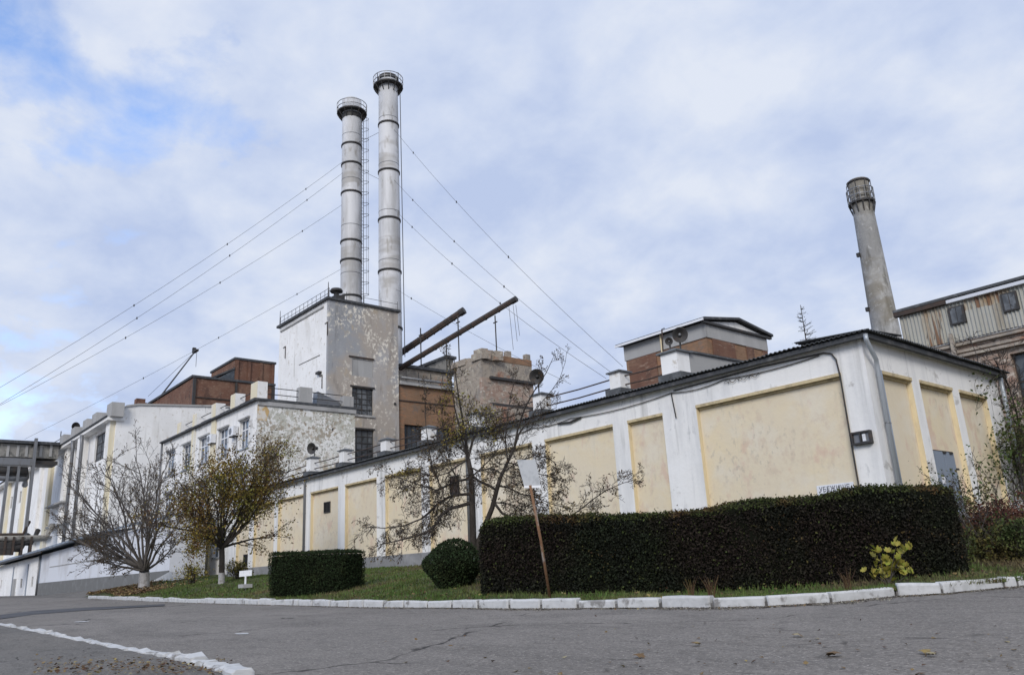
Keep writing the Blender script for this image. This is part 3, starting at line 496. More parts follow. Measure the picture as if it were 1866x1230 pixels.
t = thing('roof_rail', 'double rail at the far left end of the cream building roof', 'railing', (-50, PY, 8), 'rails between the roof piers')
for z in (8.02, 8.36): MB().tube([(-49.8, PY, z-.1), (-45.3, PY, z)], .028, 6).build('rail', 'rust', t)
t = thing('roof_pier', 'grey capped stub pier at the far left end of the cream roof, behind twigs', 'pier', (-50, PY, 7.6), 'piers along the front roof edge of the cream building')
q = MB(); q.box((-50.3, PY-.27, 7.55), (-49.75, PY+.27, 8.4)); q.build('shaft', 'white_worn', t); q = MB(); q.box((-50.4, PY-.36, 8.403), (-49.65, PY+.36, 8.5)); q.build('cap', 'pier_cap', t)

# horn loudspeakers
def horn(label, c, r, aim, post_z, group='horn loudspeakers'):
    c = np.array(c, float); t = thing('horn_speaker', label, 'loudspeaker', (c[0], c[1], post_z), group)
    a = Vector(aim).normalized(); q = a.to_track_quat('Z', 'Y').to_matrix()
    def rot(mb):
        mb.v = [tuple(np.array(q @ Vector(v))+c) for v in mb.v]; return mb
    prof = [(.10*r, -.95*r), (.22*r, -.75*r), (.38*r, -.4*r), (.62*r, -.1*r), (.95*r, .05*r), (r, .06*r), (.96*r, .03*r), (.60*r, -.13*r), (.34*r, -.4*r), (.02*r, -.45*r)]
    rot(MB().lathe(prof, 24)).build('bell', 'dark_metal', t, True)
    rot(MB().lathe([(.0, -.45*r), (.2*r, -.42*r), (.22*r, -.2*r), (.12*r, -.08*r), (0, -.05*r)], 16)).build('reflex_cone', 'grey_metal' if 'pair' in label else 'dark_metal', t, True)
    rot(MB().lathe([(0, -1.35*r), (.28*r, -1.33*r), (.3*r, -.95*r), (0, -.94*r)], 16)).build('driver', 'dark_metal', t, True)
    back = c + np.array(a)*(-.7*r); MB().tube([back, (back[0], back[1], post_z)], .03, 6).build('bracket', 'dark_metal', t)
    return t
def tocam(c, s=0): v = CAM-np.array(c); v = v/np.linalg.norm(v); return v + np.array([cos(_y), sin(_y), 0])*s
p = onY(568, 817, PY); horn('black horn speaker on the leftmost capped roof pier, in front of the speckled wall', p, .36, tocam(p, -.75), 8.7)
p = onY(978, 686, PY); horn('black horn speaker on a roof pier right of the rubble block, against the sky', p, .33, tocam(p, -.25), 8.6)
p = onY(1219, 622, PY); horn('smaller horn speaker of the pair on the largest roof pier', p, .145, tocam(p, -.2), 8.8)
p = onY(1239, 610, PY+.1); horn('larger horn speaker of the pair on the largest roof pier', p, .28, tocam(p, .15), 8.8)
t = thing('speaker_bracket', 'thin rusty upright bracket beside the pair of horn speakers', 'bracket', (-17.4, PY, 8.7)); a = onY(1206, 600, PY); b = onY(1208, 640, PY); MB().tube([b, a, a+(.12, 0, 0)], .025, 6).build('post', 'rust', t)

# ================================================================== ANNEX (white, three storeys)
AX, AY, AL, AB = -57.25, 23.83, -79.0, 32.13
ZA = 14.75
annex = thing('office_annex', 'three-storey white annex with yellow pilasters and a peeling speckled end wall', 'building', (-68, 28, 2))
GY, GX = Face('Y', AY), Face('X', AX)
wins = [(-60.5, -58.65), (-64.9, -62.75), (-69.4, -67.0), (-73.5, -71.2), (-78.0, -75.6)]
zw = [(11.45, 13.72), (7.6, 9.9), (3.6, 5.9)]
mb = MB(); GY.wall(mb, AL, AX, 1, ZA, [(a, b, c, d) for a, b in wins for c, d in zw], .35); mb.add([(AL, AY, 1), (AL, AB, 1), (AL, AB, ZA), (AL, AY, ZA)], [(0, 1, 2, 3)]); mb.build('front_wall', 'white_plaster', annex)
q = MB(); GX.wall(q, AY+.003, AB, 1, ZA-.02, [(30.05, 30.25, 12.9, 13.1)], .3); q.build('end_wall', 'peeling', annex)['label'] = 'speckled peeling plaster end wall'
q = MB(); q.add([GX.p(AY+.01, .012, 13.3), GX.p(AY+.75, .012, 13.25), GX.p(AY+.95, .012, 14.0), GX.p(AY+.7, .012, 14.45), GX.p(AY+.01, .012, 14.5)], [(0, 1, 2, 3, 4)]); q.build('bare_patch', 'peeling_corner', annex)
for k, (a, b) in enumerate(wins):
    for j, (c, d) in enumerate(zw):
        window(GY, a, b, c, d, annex, 'glass_blue', 'window_white', 3, (.66,), .2, .09)
        q = MB(); GY.box(q, a-.1, b+.1, .003, .14, d+.003, d+.13); q.build('lintel', 'concrete', annex)
        q = MB(); GY.box(q, a-.08, b+.08, .003, .12, c-.09, c-.003); q.build('sill', 'zinc', annex)
for a, b in ((-66.45, -65.5), (-71.1, -70.35)):
    q = MB(); GY.box(q, a, b, .003, .12, 1, ZA-.03); q.build('pilaster', 'yellow_paint', annex)
q = MB(); GY.box(q, AL-.3, AX+.25, -.6, .35, ZA+.003, ZA+.13); GX.box(q, AY-.3, AB+.1, -.6, .15, ZA+.004, ZA+.20); q.box((AL, AY+.5, ZA+.02), (AX-.5, AB, ZA+.12)); q.build('roof_edge', 'fascia', annex)
q = MB(); GX.box(q, AY, AB+.05, .0, .12, ZA-.33, ZA-.003); q.build('string_course', 'concrete', annex)
pipe([(AL-.1, AY-.15, ZA), (AL-.1, AY-.15, 2)], .1, 'grey_metal', 'downpipe', annex)
for i, (x, zt, lab) in enumerate(((-57.75, 16.25, 'cream and grey block pier at the front corner of the annex roof'), (-61.9, 16.15, 'second yellow-faced block pier from the annex roof corner'), (-66.1, 16.15, 'third yellow-faced block pier from the annex roof corner'), (-70.6, 16.1, 'fourth yellow-faced block pier, above the second yellow pilaster'), (-74.6, 16.0, 'fifth block pier, near the left end of the annex roof'))):
    t = thing('parapet_pier', lab, 'pier', (x, AY+.2, ZA), 'block piers on the annex roof'); w = .5 if i else .62
    q = MB(); q.box((x-w, AY-.1, ZA+.13), (x+w, AY+.7, zt)); q.build('block', 'white_worn', t)
    q = MB(); q.box((x-w+.01, AY-.115, ZA+.14), (x+w-.01, AY-.103, zt-.02)); q.build('painted_face', 'yellow_paint', t)
xs2 = [-57.75, -61.9, -66.1, -70.6, -74.6]
for i in range(4):
    t = thing('parapet_rail', ['rail between the corner pier and the second pier of the annex roof', 'rail between second and third piers of the annex roof', 'rail between third and fourth piers of the annex roof', 'rail between fourth and fifth piers of the annex roof'][i], 'railing', ((xs2[i]+xs2[i+1])/2, AY, ZA+.5), 'rails on the annex roof')
    for z in (15.25, 15.75): MB().tube([(xs2[i]-.5, AY+.3, z), (xs2[i+1]+.5, AY+.3, z)], .035, 6).build('rail', 'dark_metal', t)
t = thing('parapet_pier', 'grey square block pier on the end-wall roof edge, in front of the white tower wall', 'pier', (AX-.4, 27.9, ZA), 'block piers on the annex roof'); q = MB(); q.box((AX-.85, 27.35, ZA+.2), (AX-.2, 28.4, 16.25)); q.build('block', 'concrete', t)
t = thing('parapet_pier', 'low grey block pier at the annex roof right end, beside the upper tower window', 'pier', (AX-.4, 31.7, ZA), 'block piers on the annex roof'); q = MB(); q.box((AX-.85, 31.2, ZA+.2), (AX-.2, 32.1, 15.9)); q.build('block', 'concrete', t)
for a, b, lb in ((AY+.8, 27.3, 'double cable rail above the peeling wall, left half'), (28.45, 31.2, 'double cable rail above the peeling wall, right half')):
    t = thing('parapet_rail', lb, 'railing', (AX-.4, (a+b)/2, ZA+.4), 'rails on the annex roof')
    for z in (15.45, 15.95): MB().tube([(AX-.45, a, z), (AX-.45, b, z)], .035, 6).build('rail', 'dark_metal', t)
t = thing('roof_hatch', 'slanting sheet-metal hatch on the annex roof at the foot of the grey tower wall', 'hatch', (-58.5, 29.5, ZA)); q = MB(); q.prism([(-58.7, 29.0, ZA+.2), (-58.7, 31.2, ZA+.2), (-58.7, 31.1, 15.4), (-58.7, 29.1, 16.15)], (.8, 0, 0)); q.build('cover', 'grey_metal', t)
# air conditioners
for (px, py), lb in (((424, 786), 'white air conditioner with hanging cable between the first and second top-floor windows'), ((384, 800), 'white air conditioner above the third top-floor window, beside a yellow pilaster')):
    c = onY(px, py, AY-.3); t = thing('air_conditioner', lb, 'air conditioner', c, 'outdoor units on the annex front')
    q = MB(); q.box((c[0]-.5, AY-.45, c[2]-.36), (c[0]+.5, AY-.06, c[2]+.36)); q.build('casing', 'window_white', t)
    q = MB(); q.lathe([(.27, -.01), (.27, .01), (.02, .012)], 16); q.v = [(c[0]-.12+v[0], AY-.455-v[2], c[2]+v[1]) for v in q.v]; q.build('fan_grille', 'grey_metal', t)
    q = MB(); q.box((c[0]-.4, AY-.42, c[2]-.45), (c[0]-.34, AY, c[2]-.363)); q.box((c[0]+.34, AY-.42, c[2]-.45), (c[0]+.4, AY, c[2]-.363)); q.build('bracket', 'dark_metal', t)
    MB().tube([(c[0]+.3, AY-.1, c[2]-.4), (c[0]+.35, AY-.1, c[2]-1.2), (c[0]+.2, AY-.1, c[2]-1.4)], .025, 5).build('cable', 'dark_metal', t)

# ================================================================== TOWER
TX, TY, TL, TB, TZ = -62.12, 32.13, -72.4, 39.45, 25.9
tower = thing('stair_tower', 'tall square tower, white plaster on its left face and patchy grey-brown on its right', 'building', (-67, 36, 2))
HY, HX = Face('Y', TY), Face('X', TX)
q = MB(); q.box((TL, TY, 1), (TX-.31, TB, TZ-.1)); q.build('white_wall', 'white_worn', tower)
tw = [(34.55, 36.72, 15.5, 17.95), (34.55, 36.76, 11.2, 14.15), (34.55, 36.72, 19.0, 20.6)]
q = MB(); HX.wall(q, TY-.004, TB, 1, TZ-.1, tw, .29); q.add([(TX, TY-.004, 1), (TX-.3, TY-.004, 1), (TX-.3, TY-.004, TZ-.1), (TX, TY-.004, TZ-.1)], [(0, 1, 2, 3)]); q.add([(TX, TB, 1), (TX-.31, TB, 1), (TX-.31, TB, TZ-.1), (TX, TB, TZ-.1)], [(0, 1, 2, 3)]); q.build('grey_wall', 'tower_grey', tower)
window(HX, *tw[0], tower, 'glass_grimy', 'dark_metal', 4, (.2, .4, .6, .8), .16, .07)
window(HX, *tw[1], tower, 'glass_grimy', 'dark_metal', 4, (.2, .4, .6, .8), .16, .07, label='broken factory window with dark panes')
q = MB(); HX.box(q, 34.55, 36.72, -.2, -.06, 19.0, 20.6); q.build('blocked_window', 'concrete', tower)
for a, b, z in ((34.35, 36.85, 18.0), (34.2, 36.8, 20.72), (34.4, 36.85, 14.2)): q = MB(); HX.box(q, a, b, .003, .10, z-.02, z+.10); q.build('lintel', 'dark_metal' if z < 19 else 'rust', tower)
q = MB(); HX.box(q, 34.4, 36.85, .003, .12, 15.3, 15.46); q.build('sill', 'concrete', tower)
q = MB(); q.box((TL-.25, TY-.25, TZ-.097), (TX+.2, TB+.2, TZ+.12)); q.build('roof_slab', 'fascia', tower)
q = MB(); HY.box(q, TL+.3, TX-.9, .003, .1, TZ-.62, TZ-.45); q.build('drip_course', 'concrete', tower)
q = MB(); HX.box(q, 38.9, 39.1, .003, .1, 16.7, 16.9); q.build('anchor', 'dark_metal', tower)
MB().tube([onY(545, 665, TY-.02), onY(583, 647, TY-.02)], .03, 5).build('cable', 'dark_metal', tower)
for q_ in ((582, 686), (516, 634), (592, 590)): c = onY(*q_, TY-.06); MB().tube([c, c+(.5, 0, .05), c+(.5, 0, -1.2)], .04, 5).build('bracket', 'rust', tower)
q = MB(); c = onY(583, 680, TY-.02); q.box((c[0]-.35, TY-.3, c[2]-.1), (c[0]+.3, TY-.003, c[2]+.12)); q.build('spout', 'dark_metal', tower)
for F_, u0, u1, lb in ((HY, TL, TX, 'thin steel railing along the left roof edge of the tower'), (HX, TY, TB, 'thin steel railing along the right roof edge of the tower')):
    t = thing('tower_railing', lb, 'railing', F_.p((u0+u1)/2, -.1, TZ)); n = int((u1-u0)/.8) if F_ is HY else 4
    for k in range(n+1): u = u0+(u1-u0)*k/n; MB().tube([F_.p(u, -.05, TZ+.1), F_.p(u, -.05, TZ+1.0)], .022, 5).build('post', 'dark_metal', t)
    for z in ((TZ+.55, TZ+1.0) if F_ is HY else (TZ+.75,)): MB().tube([F_.p(u0, -.05, z), F_.p(u1, -.05, z)], .022, 5).build('rail', 'dark_metal', t)
t = thing('lightning_rod', 'short spike at the front corner of the tower roof', 'rod', (TX-.1, TY+.1, TZ)); MB().tube([(TX-.1, TY, TZ+.1), (TX-.1, TY, TZ+1.6)], [.07, .03], 6).build('spike', 'dark_metal', t)
t = thing('lightning_rod', 'short spike at the far left corner of the tower roof', 'rod', (TL, TY+.1, TZ)); MB().tube([(TL, TY, TZ+.1), (TL, TY, TZ+1.7)], [.05, .025], 6).build('spike', 'dark_metal', t)
c = onY(613, 531, TY+1.2); t = thing('roof_ventilator', 'black mushroom-shaped ventilator on the tower roof beside the shorter chimney', 'ventilator', (c[0], c[1], TZ))
MB().lathe([(0, .0), (.55, .0), (.6, .12), (.5, .3), (.2, .38), (0, .4)], 20, (c[0], c[1], c[2]-.1)).build('hood', 'dark_metal', t, True); MB().lathe([(.28, -1.3), (.22, -.7), (.25, .05)], 16, (c[0], c[1], c[2]-.1)).build('stem', 'dark_metal', t, True)
q = MB(); q.box((c[0]-.6, c[1]-.4, TZ+.12), (c[0]+.7, c[1]+.5, TZ+.6)); q.build('motor_box', 'dark_metal', t)

# ================================================================== CHIMNEYS
def chimney(name, lab, X, Y, zt, r0, r1, m, bands, plat, zb=2, ladder=None, platr=.62, hoops=True):
    t = thing(name, lab, 'chimney', (X, Y, zb)); seg = 14; H = zt-zb
    rr = lambda z: r0+(r1-r0)*(z-zb)/H
    MB().lathe([(rr(z), z) for z in np.linspace(zb, zt, seg)]+[(r1-.18, zt), (r1-.2, zt-3)], 40, (X, Y, 0)).build('shaft', m, t, True)
    for z in bands: MB().lathe([(rr(z)-.02, z-.1), (rr(z)+.09, z-.1), (rr(z)+.09, z+.1), (rr(z)-.02, z+.1)], 40, (X, Y, 0), True).build('band', 'dark_metal', t, True)
    if name == 'chimney' and m == 'chimney_white':
        for z in np.arange(zb+3, zt-2, 5.7): MB().lathe([(rr(z)-.02, z-.03), (rr(z)+.012, z-.03), (rr(z)+.012, z+.03), (rr(z)-.02, z+.03)], 40, (X, Y, 0), True).build('seam', 'grey_metal', t, True)
    zp = plat; R = rr(zp)+platr
    f = MB().lathe([(rr(zp)-.02, -.08), (R, -.08), (R, .08), (rr(zp)-.02, .08)], 32, (X, Y, zp), True)
    for k in range(12):
        a = 2*pi*k/12; f.tube([(X+rr(zp)*cos(a), Y+rr(zp)*sin(a), zp-.9), (X+R*cos(a), Y+R*sin(a), zp-.05)], .05, 5)
    f.build('platform', 'dark_metal', t)
    g = MB()
    for hz in (.5, 1.05): g.lathe([(R-.03, hz-.03), (R+.03, hz-.03), (R+.03, hz+.03), (R-.03, hz+.03)], 32, (X, Y, zp), True)
    for k in range(16): a = 2*pi*k/16; g.tube([(X+R*cos(a), Y+R*sin(a), zp), (X+R*cos(a), Y+R*sin(a), zp+1.08)], .03, 4)
    g.build('railing', 'dark_metal' if name != 'chimney' else 'grey_metal', t)
    if ladder:
        a0, z0, z1 = ladder; d = np.array([cos(a0), sin(a0)]); e = np.array([-d[1], d[0]])
        q = MB()
        for s in (-.24, .24): q.tube([(X+d[0]*(rr(z)+.25)+e[0]*s, Y+d[1]*(rr(z)+.25)+e[1]*s, z) for z in (z0, (z0+z1)/2, z1)], .035, 5)
        for z in np.arange(z0, z1, .4): c0 = [(X+d[0]*(rr(z)+.25)+e[0]*s, Y+d[1]*(rr(z)+.25)+e[1]*s, z) for s in (-.24, .24)]; q.tube(c0, .022, 4)
        ld = q.build('ladder', 'dark_metal', t)
        if hoops:
            for z in np.arange(z0+1.2, z1-.5, 1.35):
                pts = [(X+d[0]*(rr(z)+.25+.75*sin(pi*s))+e[0]*.38*cos(pi*s), Y+d[1]*(rr(z)+.25+.75*sin(pi*s))+e[1]*.38*cos(pi*s), z) for s in np.linspace(0, 1, 9)]; MB().tube(pts, .03, 4).build('hoop', 'dark_metal', ld)
            for s in (.3, .7): MB().tube([(X+d[0]*(rr(z)+.25+.75*sin(pi*s))+e[0]*.38*cos(pi*s), Y+d[1]*(rr(z)+.25+.75*sin(pi*s))+e[1]*.38*cos(pi*s), z) for z in (z0+1.2, z1-.5)], .02, 4).build('strap', 'dark_metal', ld)
    return t
RGT = atan2(HR[1], HR[0])
c1 = atd(640, 430, 89); X1, Y1 = c1[0], c1[1]
ch1 = chimney('chimney', 'shorter of the twin silvery chimneys, with a caged ladder up its right side', X1, Y1, zrow(X1, Y1, 186), 1.17, 1.1, 'chimney_white', [zrow(X1, Y1, v) for v in (268, 303, 355, 443, 478, 543)], zrow(X1, Y1, 208), 2, (RGT-.25, zrow(X1, Y1, 560), zrow(X1, Y1, 215)))
# dark collar just under the platform
zc = zrow(X1, Y1, 213); MB().lathe([(1.13, zc-.5), (1.14, zc+.1)], 36, (X1, Y1, 0)).build('dark_collar', 'dark_metal', ch1, True)
c2 = atd(709, 350, 87); X2, Y2 = c2[0], c2[1]
ch2 = chimney('chimney', 'taller of the twin silvery chimneys, passing behind the right edge of the tower', X2, Y2, zrow(X2, Y2, 142), 1.31, 1.07, 'chimney_white', [zrow(X2, Y2, v) for v in (230, 316, 403, 497, 600)], zrow(X2, Y2, 160), 2, (RGT+.1, zrow(X2, Y2, 650), zrow(X2, Y2, 170)), .6, False)
MB().lathe([(1.12, 0), (1.2, .25), (1.12, .5)], 36, (X2, Y2, zrow(X2, Y2, 150))).build('crown_ring', 'dark_metal', ch2, True)
for a in (RGT-.2, RGT+pi+.2, RGT+1.6): MB().tube([(X2+1.2*cos(a), Y2+1.2*sin(a), zrow(X2, Y2, 150)), (X2+1.2*cos(a), Y2+1.2*sin(a), zrow(X2, Y2, 136))], .05, 5).build('beacon', 'dark_metal', ch2)
c3 = atd(1593, 490, 60); X3, Y3 = c3[0], c3[1]
ch3 = chimney('chimney', 'weathered concrete chimney rising behind the cream building at the right', X3, Y3, zrow(X3, Y3, 330), 1.27, .70, 'chimney_concrete', [], zrow(X3, Y3, 371), 2, None, .22, False)
MB().lathe([(.70, 0), (.78, .25), (.78, zrow(X3, Y3, 332)-zrow(X3, Y3, 368)), (.66, zrow(X3, Y3, 332)-zrow(X3, Y3, 368)+.05)], 12, (X3, Y3, zrow(X3, Y3, 368))).build('head', 'chimney_concrete', ch3)
zc3 = zrow(X3, Y3, 340)
for k in range(8): a = 2*pi*k/8+.2; MB().tube([(X3+.88*cos(a), Y3+.88*sin(a), zrow(X3, Y3, 371)), (X3+.88*cos(a), Y3+.88*sin(a), zrow(X3, Y3, 334))], .03, 5).build('strut', 'dark_metal', ch3)
MB().lathe([(.75, -.08), (.83, -.08), (.84, .08), (.75, .08)], 32, (X3, Y3, zrow(X3, Y3, 334)), True).build('top_ring', 'dark_metal', ch3, True)
for v in (466, 565): z = zrow(X3, Y3, v); r_ = .88+(1.32-.88)*(zrow(X3, Y3, 330)-z)/(zrow(X3, Y3, 330)-2); q = MB(); c = np.array([X3-HR[0]*r_, Y3-HR[1]*r_]); q.box((c[0]-.12, c[1]-.12, z-.05), (c[0]+.1, c[1]+.1, z+.25)); q.build('junction_box', 'dark_metal', ch3)
# guy wires
def wire(lab, a, b, r=.015, sagm=1.0, knots=3, group='guy wires of the twin chimneys', cat='wire'):
    t = thing('guy_wire', lab, cat, b, group); MB().tube(sag(a, b, sagm, 12), r, 5).build('wire', 'dark_metal', t)
    pts = sag(a, b, sagm, 40)
    for k in range(knots): c = pts[6+k*9]; MB().lathe([(0, -.13), (.06, -.08), (.06, .08), (0, .13)], 8, tuple(c)).build('insulator', 'dark_metal', t)
    return t
wire('topmost of the guy wires running down to the left edge', (X1, Y1, zrow(X1, Y1, 283)), atd(-120, 776, 62))
wire('second guy wire from the top, running down to the left edge', (X1, Y1, zrow(X1, Y1, 303)), atd(-120, 808, 60))
wire('third guy wire from the top, running down to the left edge', (X1, Y1, zrow(X1, Y1, 362)), atd(-120, 800, 66))
wire('lowest left guy wire, passing the top of the slanting roof jib', (X1, Y1, zrow(X1, Y1, 480)), atd(45, 800, 96), .015, .4)
wire('topmost of the guy wires descending to the right of the chimneys', (X2, Y2, zrow(X2, Y2, 224)), atd(1135, 668, 58))
wire('middle guy wire descending to the right of the chimneys', (X2, Y2, zrow(X2, Y2, 318)), atd(1118, 682, 57))
wire('lower guy wire descending to the right of the chimneys', (X2, Y2, zrow(X2, Y2, 372)), atd(1105, 690, 56))
wire('short low guy wire just above the slanting conveyor tubes', (X2, Y2, zrow(X2, Y2, 520)), atd(1040, 700, 62), .014, .3, 2)
wire('faint wire linking the two chimneys near their upper bands', (X1, Y1, zrow(X1, Y1, 265)), (X2, Y2, zrow(X2, Y2, 232)), .02, .1, 0)
wire('faint wire linking the two chimneys at mid height', (X1, Y1, zrow(X1, Y1, 300)), (X2, Y2, zrow(X2, Y2, 335)), .02, .1, 0)

# ================================================================== BRICK HOUSE BEHIND (left of tower)
BY = 34.0
c = onY(352, 688, BY); BXr = c[0]; zb1 = c[2]
bl = thing('brick_boiler_hall', 'dark red brick hall with a mono-pitch roof rising behind the white annex', 'building', (BXr-5, BY+5, 2))
l = onY(272, 732, BY)
yb = onX(500, 702, BXr)[1]
q = MB(); q.prism([(l[0]-14, BY, 2), (BXr, BY, 2), (BXr, BY, zb1), (l[0], BY, l[2]-.5), (l[0]-14, BY, l[2]-2.2)], (0, yb-BY, 0)); q.build('wall', 'brick_red', bl)
q = MB(); q.prism([(l[0]-14, BY-.2, l[2]-2.15), (l[0], BY-.2, l[2]-.45), (BXr+.2, BY-.2, zb1+.03), (BXr+.2, BY-.2, zb1+.32), (l[0], BY-.2, l[2]-.15), (l[0]-14, BY-.2, l[2]-1.9)], (0, yb-BY+.3, 0)); q.build('roof', 'fascia', bl)
for u0, u1 in ((BY+.0, BY+.35), (yb-.4, yb), ((BY+yb)/2, (BY+yb)/2+.25)): q = MB(); q.box((BXr+.003, u0, 2), (BXr+.25, u1, zb1-.1)); q.build('downpipe', 'dark_metal', bl)
for z in (zb1-2.6, zb1-5.4): q = MB(); q.box((BXr+.003, BY+.36, z), (BXr+.14, yb-.42, z+.16)); q.build('ledge', 'rust', bl)
# upper block
BX2 = BXr-2.5
ya, ye = onX(429, 655, BX2)[1], onX(501, 664, BX2)[1]; zu = onX(429, 655, BX2)[2]
q = MB(); q.box((BX2-9, ya, zb1-3), (BX2, ye, zu)); q.build('upper_wall', 'brick_red', bl)
q = MB(); q.box((BX2-9.2, ya-.15, zu+.003), (BX2+.15, ye+.15, zu+.3)); q.build('upper_roof', 'fascia', bl)
for u in np.linspace(ya+.1, ye-.5, 4): q = MB(); q.box((BX2+.003, u, zb1-1), (BX2+.2, u+.35, zu-.1)); q.build('brick_pilaster', 'brick_red', bl)
q = MB(); q.prism([(BX2-.003, ya-3.2, zb1+.3), (BX2-.003, ya-.02, zb1+.3), (BX2-.003, ya-.02, zb1+2.4)], (-4, 0, 0)); q.build('clerestory', 'glass_dark', bl)
q = MB(); q.prism([(BX2+.1, ya-3.8, zb1+.35), (BX2+.1, ya-.02, zb1+2.45), (BX2+.1, ya-.02, zb1+2.7), (BX2+.1, ya-3.8, zb1+.6)], (-4.3, 0, 0)); q.build('clerestory_roof', 'fascia', bl)
# stump of red brick stack and jib
c = onY(262, 735, BY-1.5); t = thing('brick_stump', 'broken dark red brick stump above the white gable wall', 'chimney stump', (c[0], BY-1.5, 17))
q = MB(); q.box((c[0]-2.2, BY-2.2, 15), (c[0]+.9, BY-1, c[2]-.8)); q.box((c[0]-2.2, BY-2.2, c[2]-.797), (c[0]-1.1, BY-1, c[2]+.9)); q.box((c[0]-1.097, BY-2.1, c[2]-.797), (c[0]-.3, BY-1, c[2]+.2)); q.build('brickwork', 'brick_red', t)
a = onY(288, 728, BY); b = onY(355, 641, BY); t = thing('roof_jib', 'slanting steel jib with a pulley head, rising from the brick hall roof', 'crane jib', a)
MB().tube([a, b], [.13, .09], 6).build('boom', 'grey_metal', t); q = MB(); q.box((b[0]-.5, b[1]-.2, b[2]-.1), (b[0]+.9, b[1]+.2, b[2]+.15)); q.box((b[0]-.5, b[1]-.2, b[2]+.153), (b[0]-.1, b[1]+.2, b[2]+.6)); q.build('pulley_head', 'dark_metal', t)
MB().tube([onY(270, 722, BY), b], .03, 4).build('stay', 'dark_metal', t); MB().tube([b+(.75, 0, 0), b+(.75, 0, -2.2)], .03, 4).build('hook_line', 'dark_metal', t)

# ================================================================== LEFT BUILDING
LY = 23.0
c = onY(213, 757, LY); LX = c[0]; ZL = c[2]
KY, KX = Face('Y', LY), Face('X', LX)
lb_ = thing('factory_hall', 'tall white factory hall receding to the left edge, with pilasters and rainwater pipes', 'building', (LX-20, LY+6, 2))
def LXs(px, py): return onY(px, py, LY)[0]
# gable end wall
pts = [(LX, LY, 1.5), (LX, LY, ZL), (LX, onX(230, 742, LX)[1], onX(230, 742, LX)[2]), (LX, onX(252, 739, LX)[1], onX(252, 739, LX)[2]), (LX, onX(400, 742, LX)[1], onX(400, 742, LX)[2]), (LX, 44, onX(400, 742, LX)[2]), (LX, 44, 1.5)]
q = MB(); q.prism(pts, (-.4, 0, 0)); q.build('gable_wall', 'white_worn', lb_)
q = MB(); q.prism([(p_[0]+.15, p_[1], p_[2]+.02) for p_ in pts[1:6]]+[(p_[0]+.15, p_[1], p_[2]+.22) for p_ in pts[1:6]][::-1], (-.7, 0, 0)); q.build('gable_coping', 'concrete', lb_)
# front wall bays
wl_ = []
for (xa, ya_), (xb, yb_) in (((175, 790), (198, 834)), ((137, 815), (148, 852))):
    a, b = onY(xa, ya_+3, LY), onY(xb, yb_-4, LY); wl_.append((a[0], b[0], min(b[2], onY(xa, yb_+8, LY)[2]), onY((xa+xb)/2, ya_-2, LY)[2]))
w3 = []
for px, y0, y1 in ((92, 868, 900), (74, 870, 890), (38, 895, 915), (22, 905, 925), (68, 930, 975), (86, 930, 970), (35, 945, 980), (150, 905, 960), (120, 900, 950)):
    a = onY(px, y0, LY); b = onY(px, y1, LY); w = 1.5; w3.append((a[0]-w/2, a[0]+w/2, min(a[2], b[2]), max(a[2], b[2])))
hol = wl_+w3; ZF = ZL-.6
q = MB(); KY.wall(q, -190, LX-.41, 1, ZF, hol, .35); q.build('front_wall', 'white_worn', lb_)
for a, b, c_, d_ in wl_: window(KY, a, b, c_, d_, lb_, 'glass_grimy', 'dark_metal', 3, (.33, .66), .2, .1)
for a, b, c_, d_ in w3: window(KY, a, b, c_, d_, lb_, 'glass_dark', 'concrete', 1, (.5,), .15, .08)
for pa, pb, m_, ex in ((201, 208, 'white_worn', .5), (209, 213, 'yellow_paint', .52), (158, 163, 'white_worn', .9), (128, 133, 'white_worn', .4), (101, 106, 'yellow_paint', .4), (77, 80, 'white_worn', .4), (50, 53, 'yellow_paint', .4), (22, 25, 'yellow_paint', .4)):
    a, b = LXs(pa, 790 if pa > 90 else 860), LXs(pb, 790 if pa > 90 else 860); b = min(b, LX-.41) if pb == 213 else b
    q = MB(); KY.box(q, a, b, .003, ex, 1, ZF-.003); q.build('pilaster', m_, lb_)
q = MB(); KY.box(q, -190, LX+.3, -.8, 1.0, ZF+.003, ZF+.35); q.build('cornice', 'white_worn', lb_)
q = MB(); KY.box(q, -190, LX+.3, .99, 1.15, ZF+.353, ZF+.5); q.build('gutter', 'fascia', lb_)
for px in (167, 151):
    x = LXs(px, 800); pipe([(x, LY-1.1, ZF), (x, LY-1.0, ZF-1), (x, LY-1.0, 3)], .2, 'grey_metal', 'downpipe', lb_)
for x0, x1, z in ((LXs(100, 880), LXs(130, 880), 12.3), (LXs(65, 930), LXs(100, 930), 8.5), (LXs(100, 930), LXs(140, 930), 9.6)): q = MB(); KY.box(q, x0, x1, .003, .9, z, z+.2); q.build('canopy', 'concrete', lb_)
for i, (px, py) in enumerate(((206, 748), (178, 766), (161, 775), (139, 789), (118, 806))):
    p_ = onY(px, py, LY-.4); t = thing('hall_roof_block', ['grey block pier at the corner of the white hall roof', 'second grey block pier from the white hall corner', 'third grey block pier from the white hall corner', 'grey block pier carrying the round black horn on the white hall', 'lowest and leftmost block pier on the white hall roof'][i], 'pier', (p_[0], LY, ZF), 'block piers on the white hall roof')
    q = MB(); q.box((p_[0]-1.0, LY-.8, ZF+.353), (p_[0]+1.0, LY+.5, ZF+1.9)); q.build('block', 'concrete', t)
p = onY(138, 777, LY-.3); horn('round black horn speaker on the white hall roof at the left', p, .55, tocam(p, .9), ZF+1.9)
t = thing('hall_roof_rail', 'thin rails above the roof line of the white hall at the far left', 'railing', (LXs(60, 790), LY, ZF), None)
for z in (ZF+2.2, ZF+3.1): MB().tube([(LXs(115, 800), LY, z-.9), (LXs(30, 800), LY, z)], .05, 5).build('rail', 'dark_metal', t)
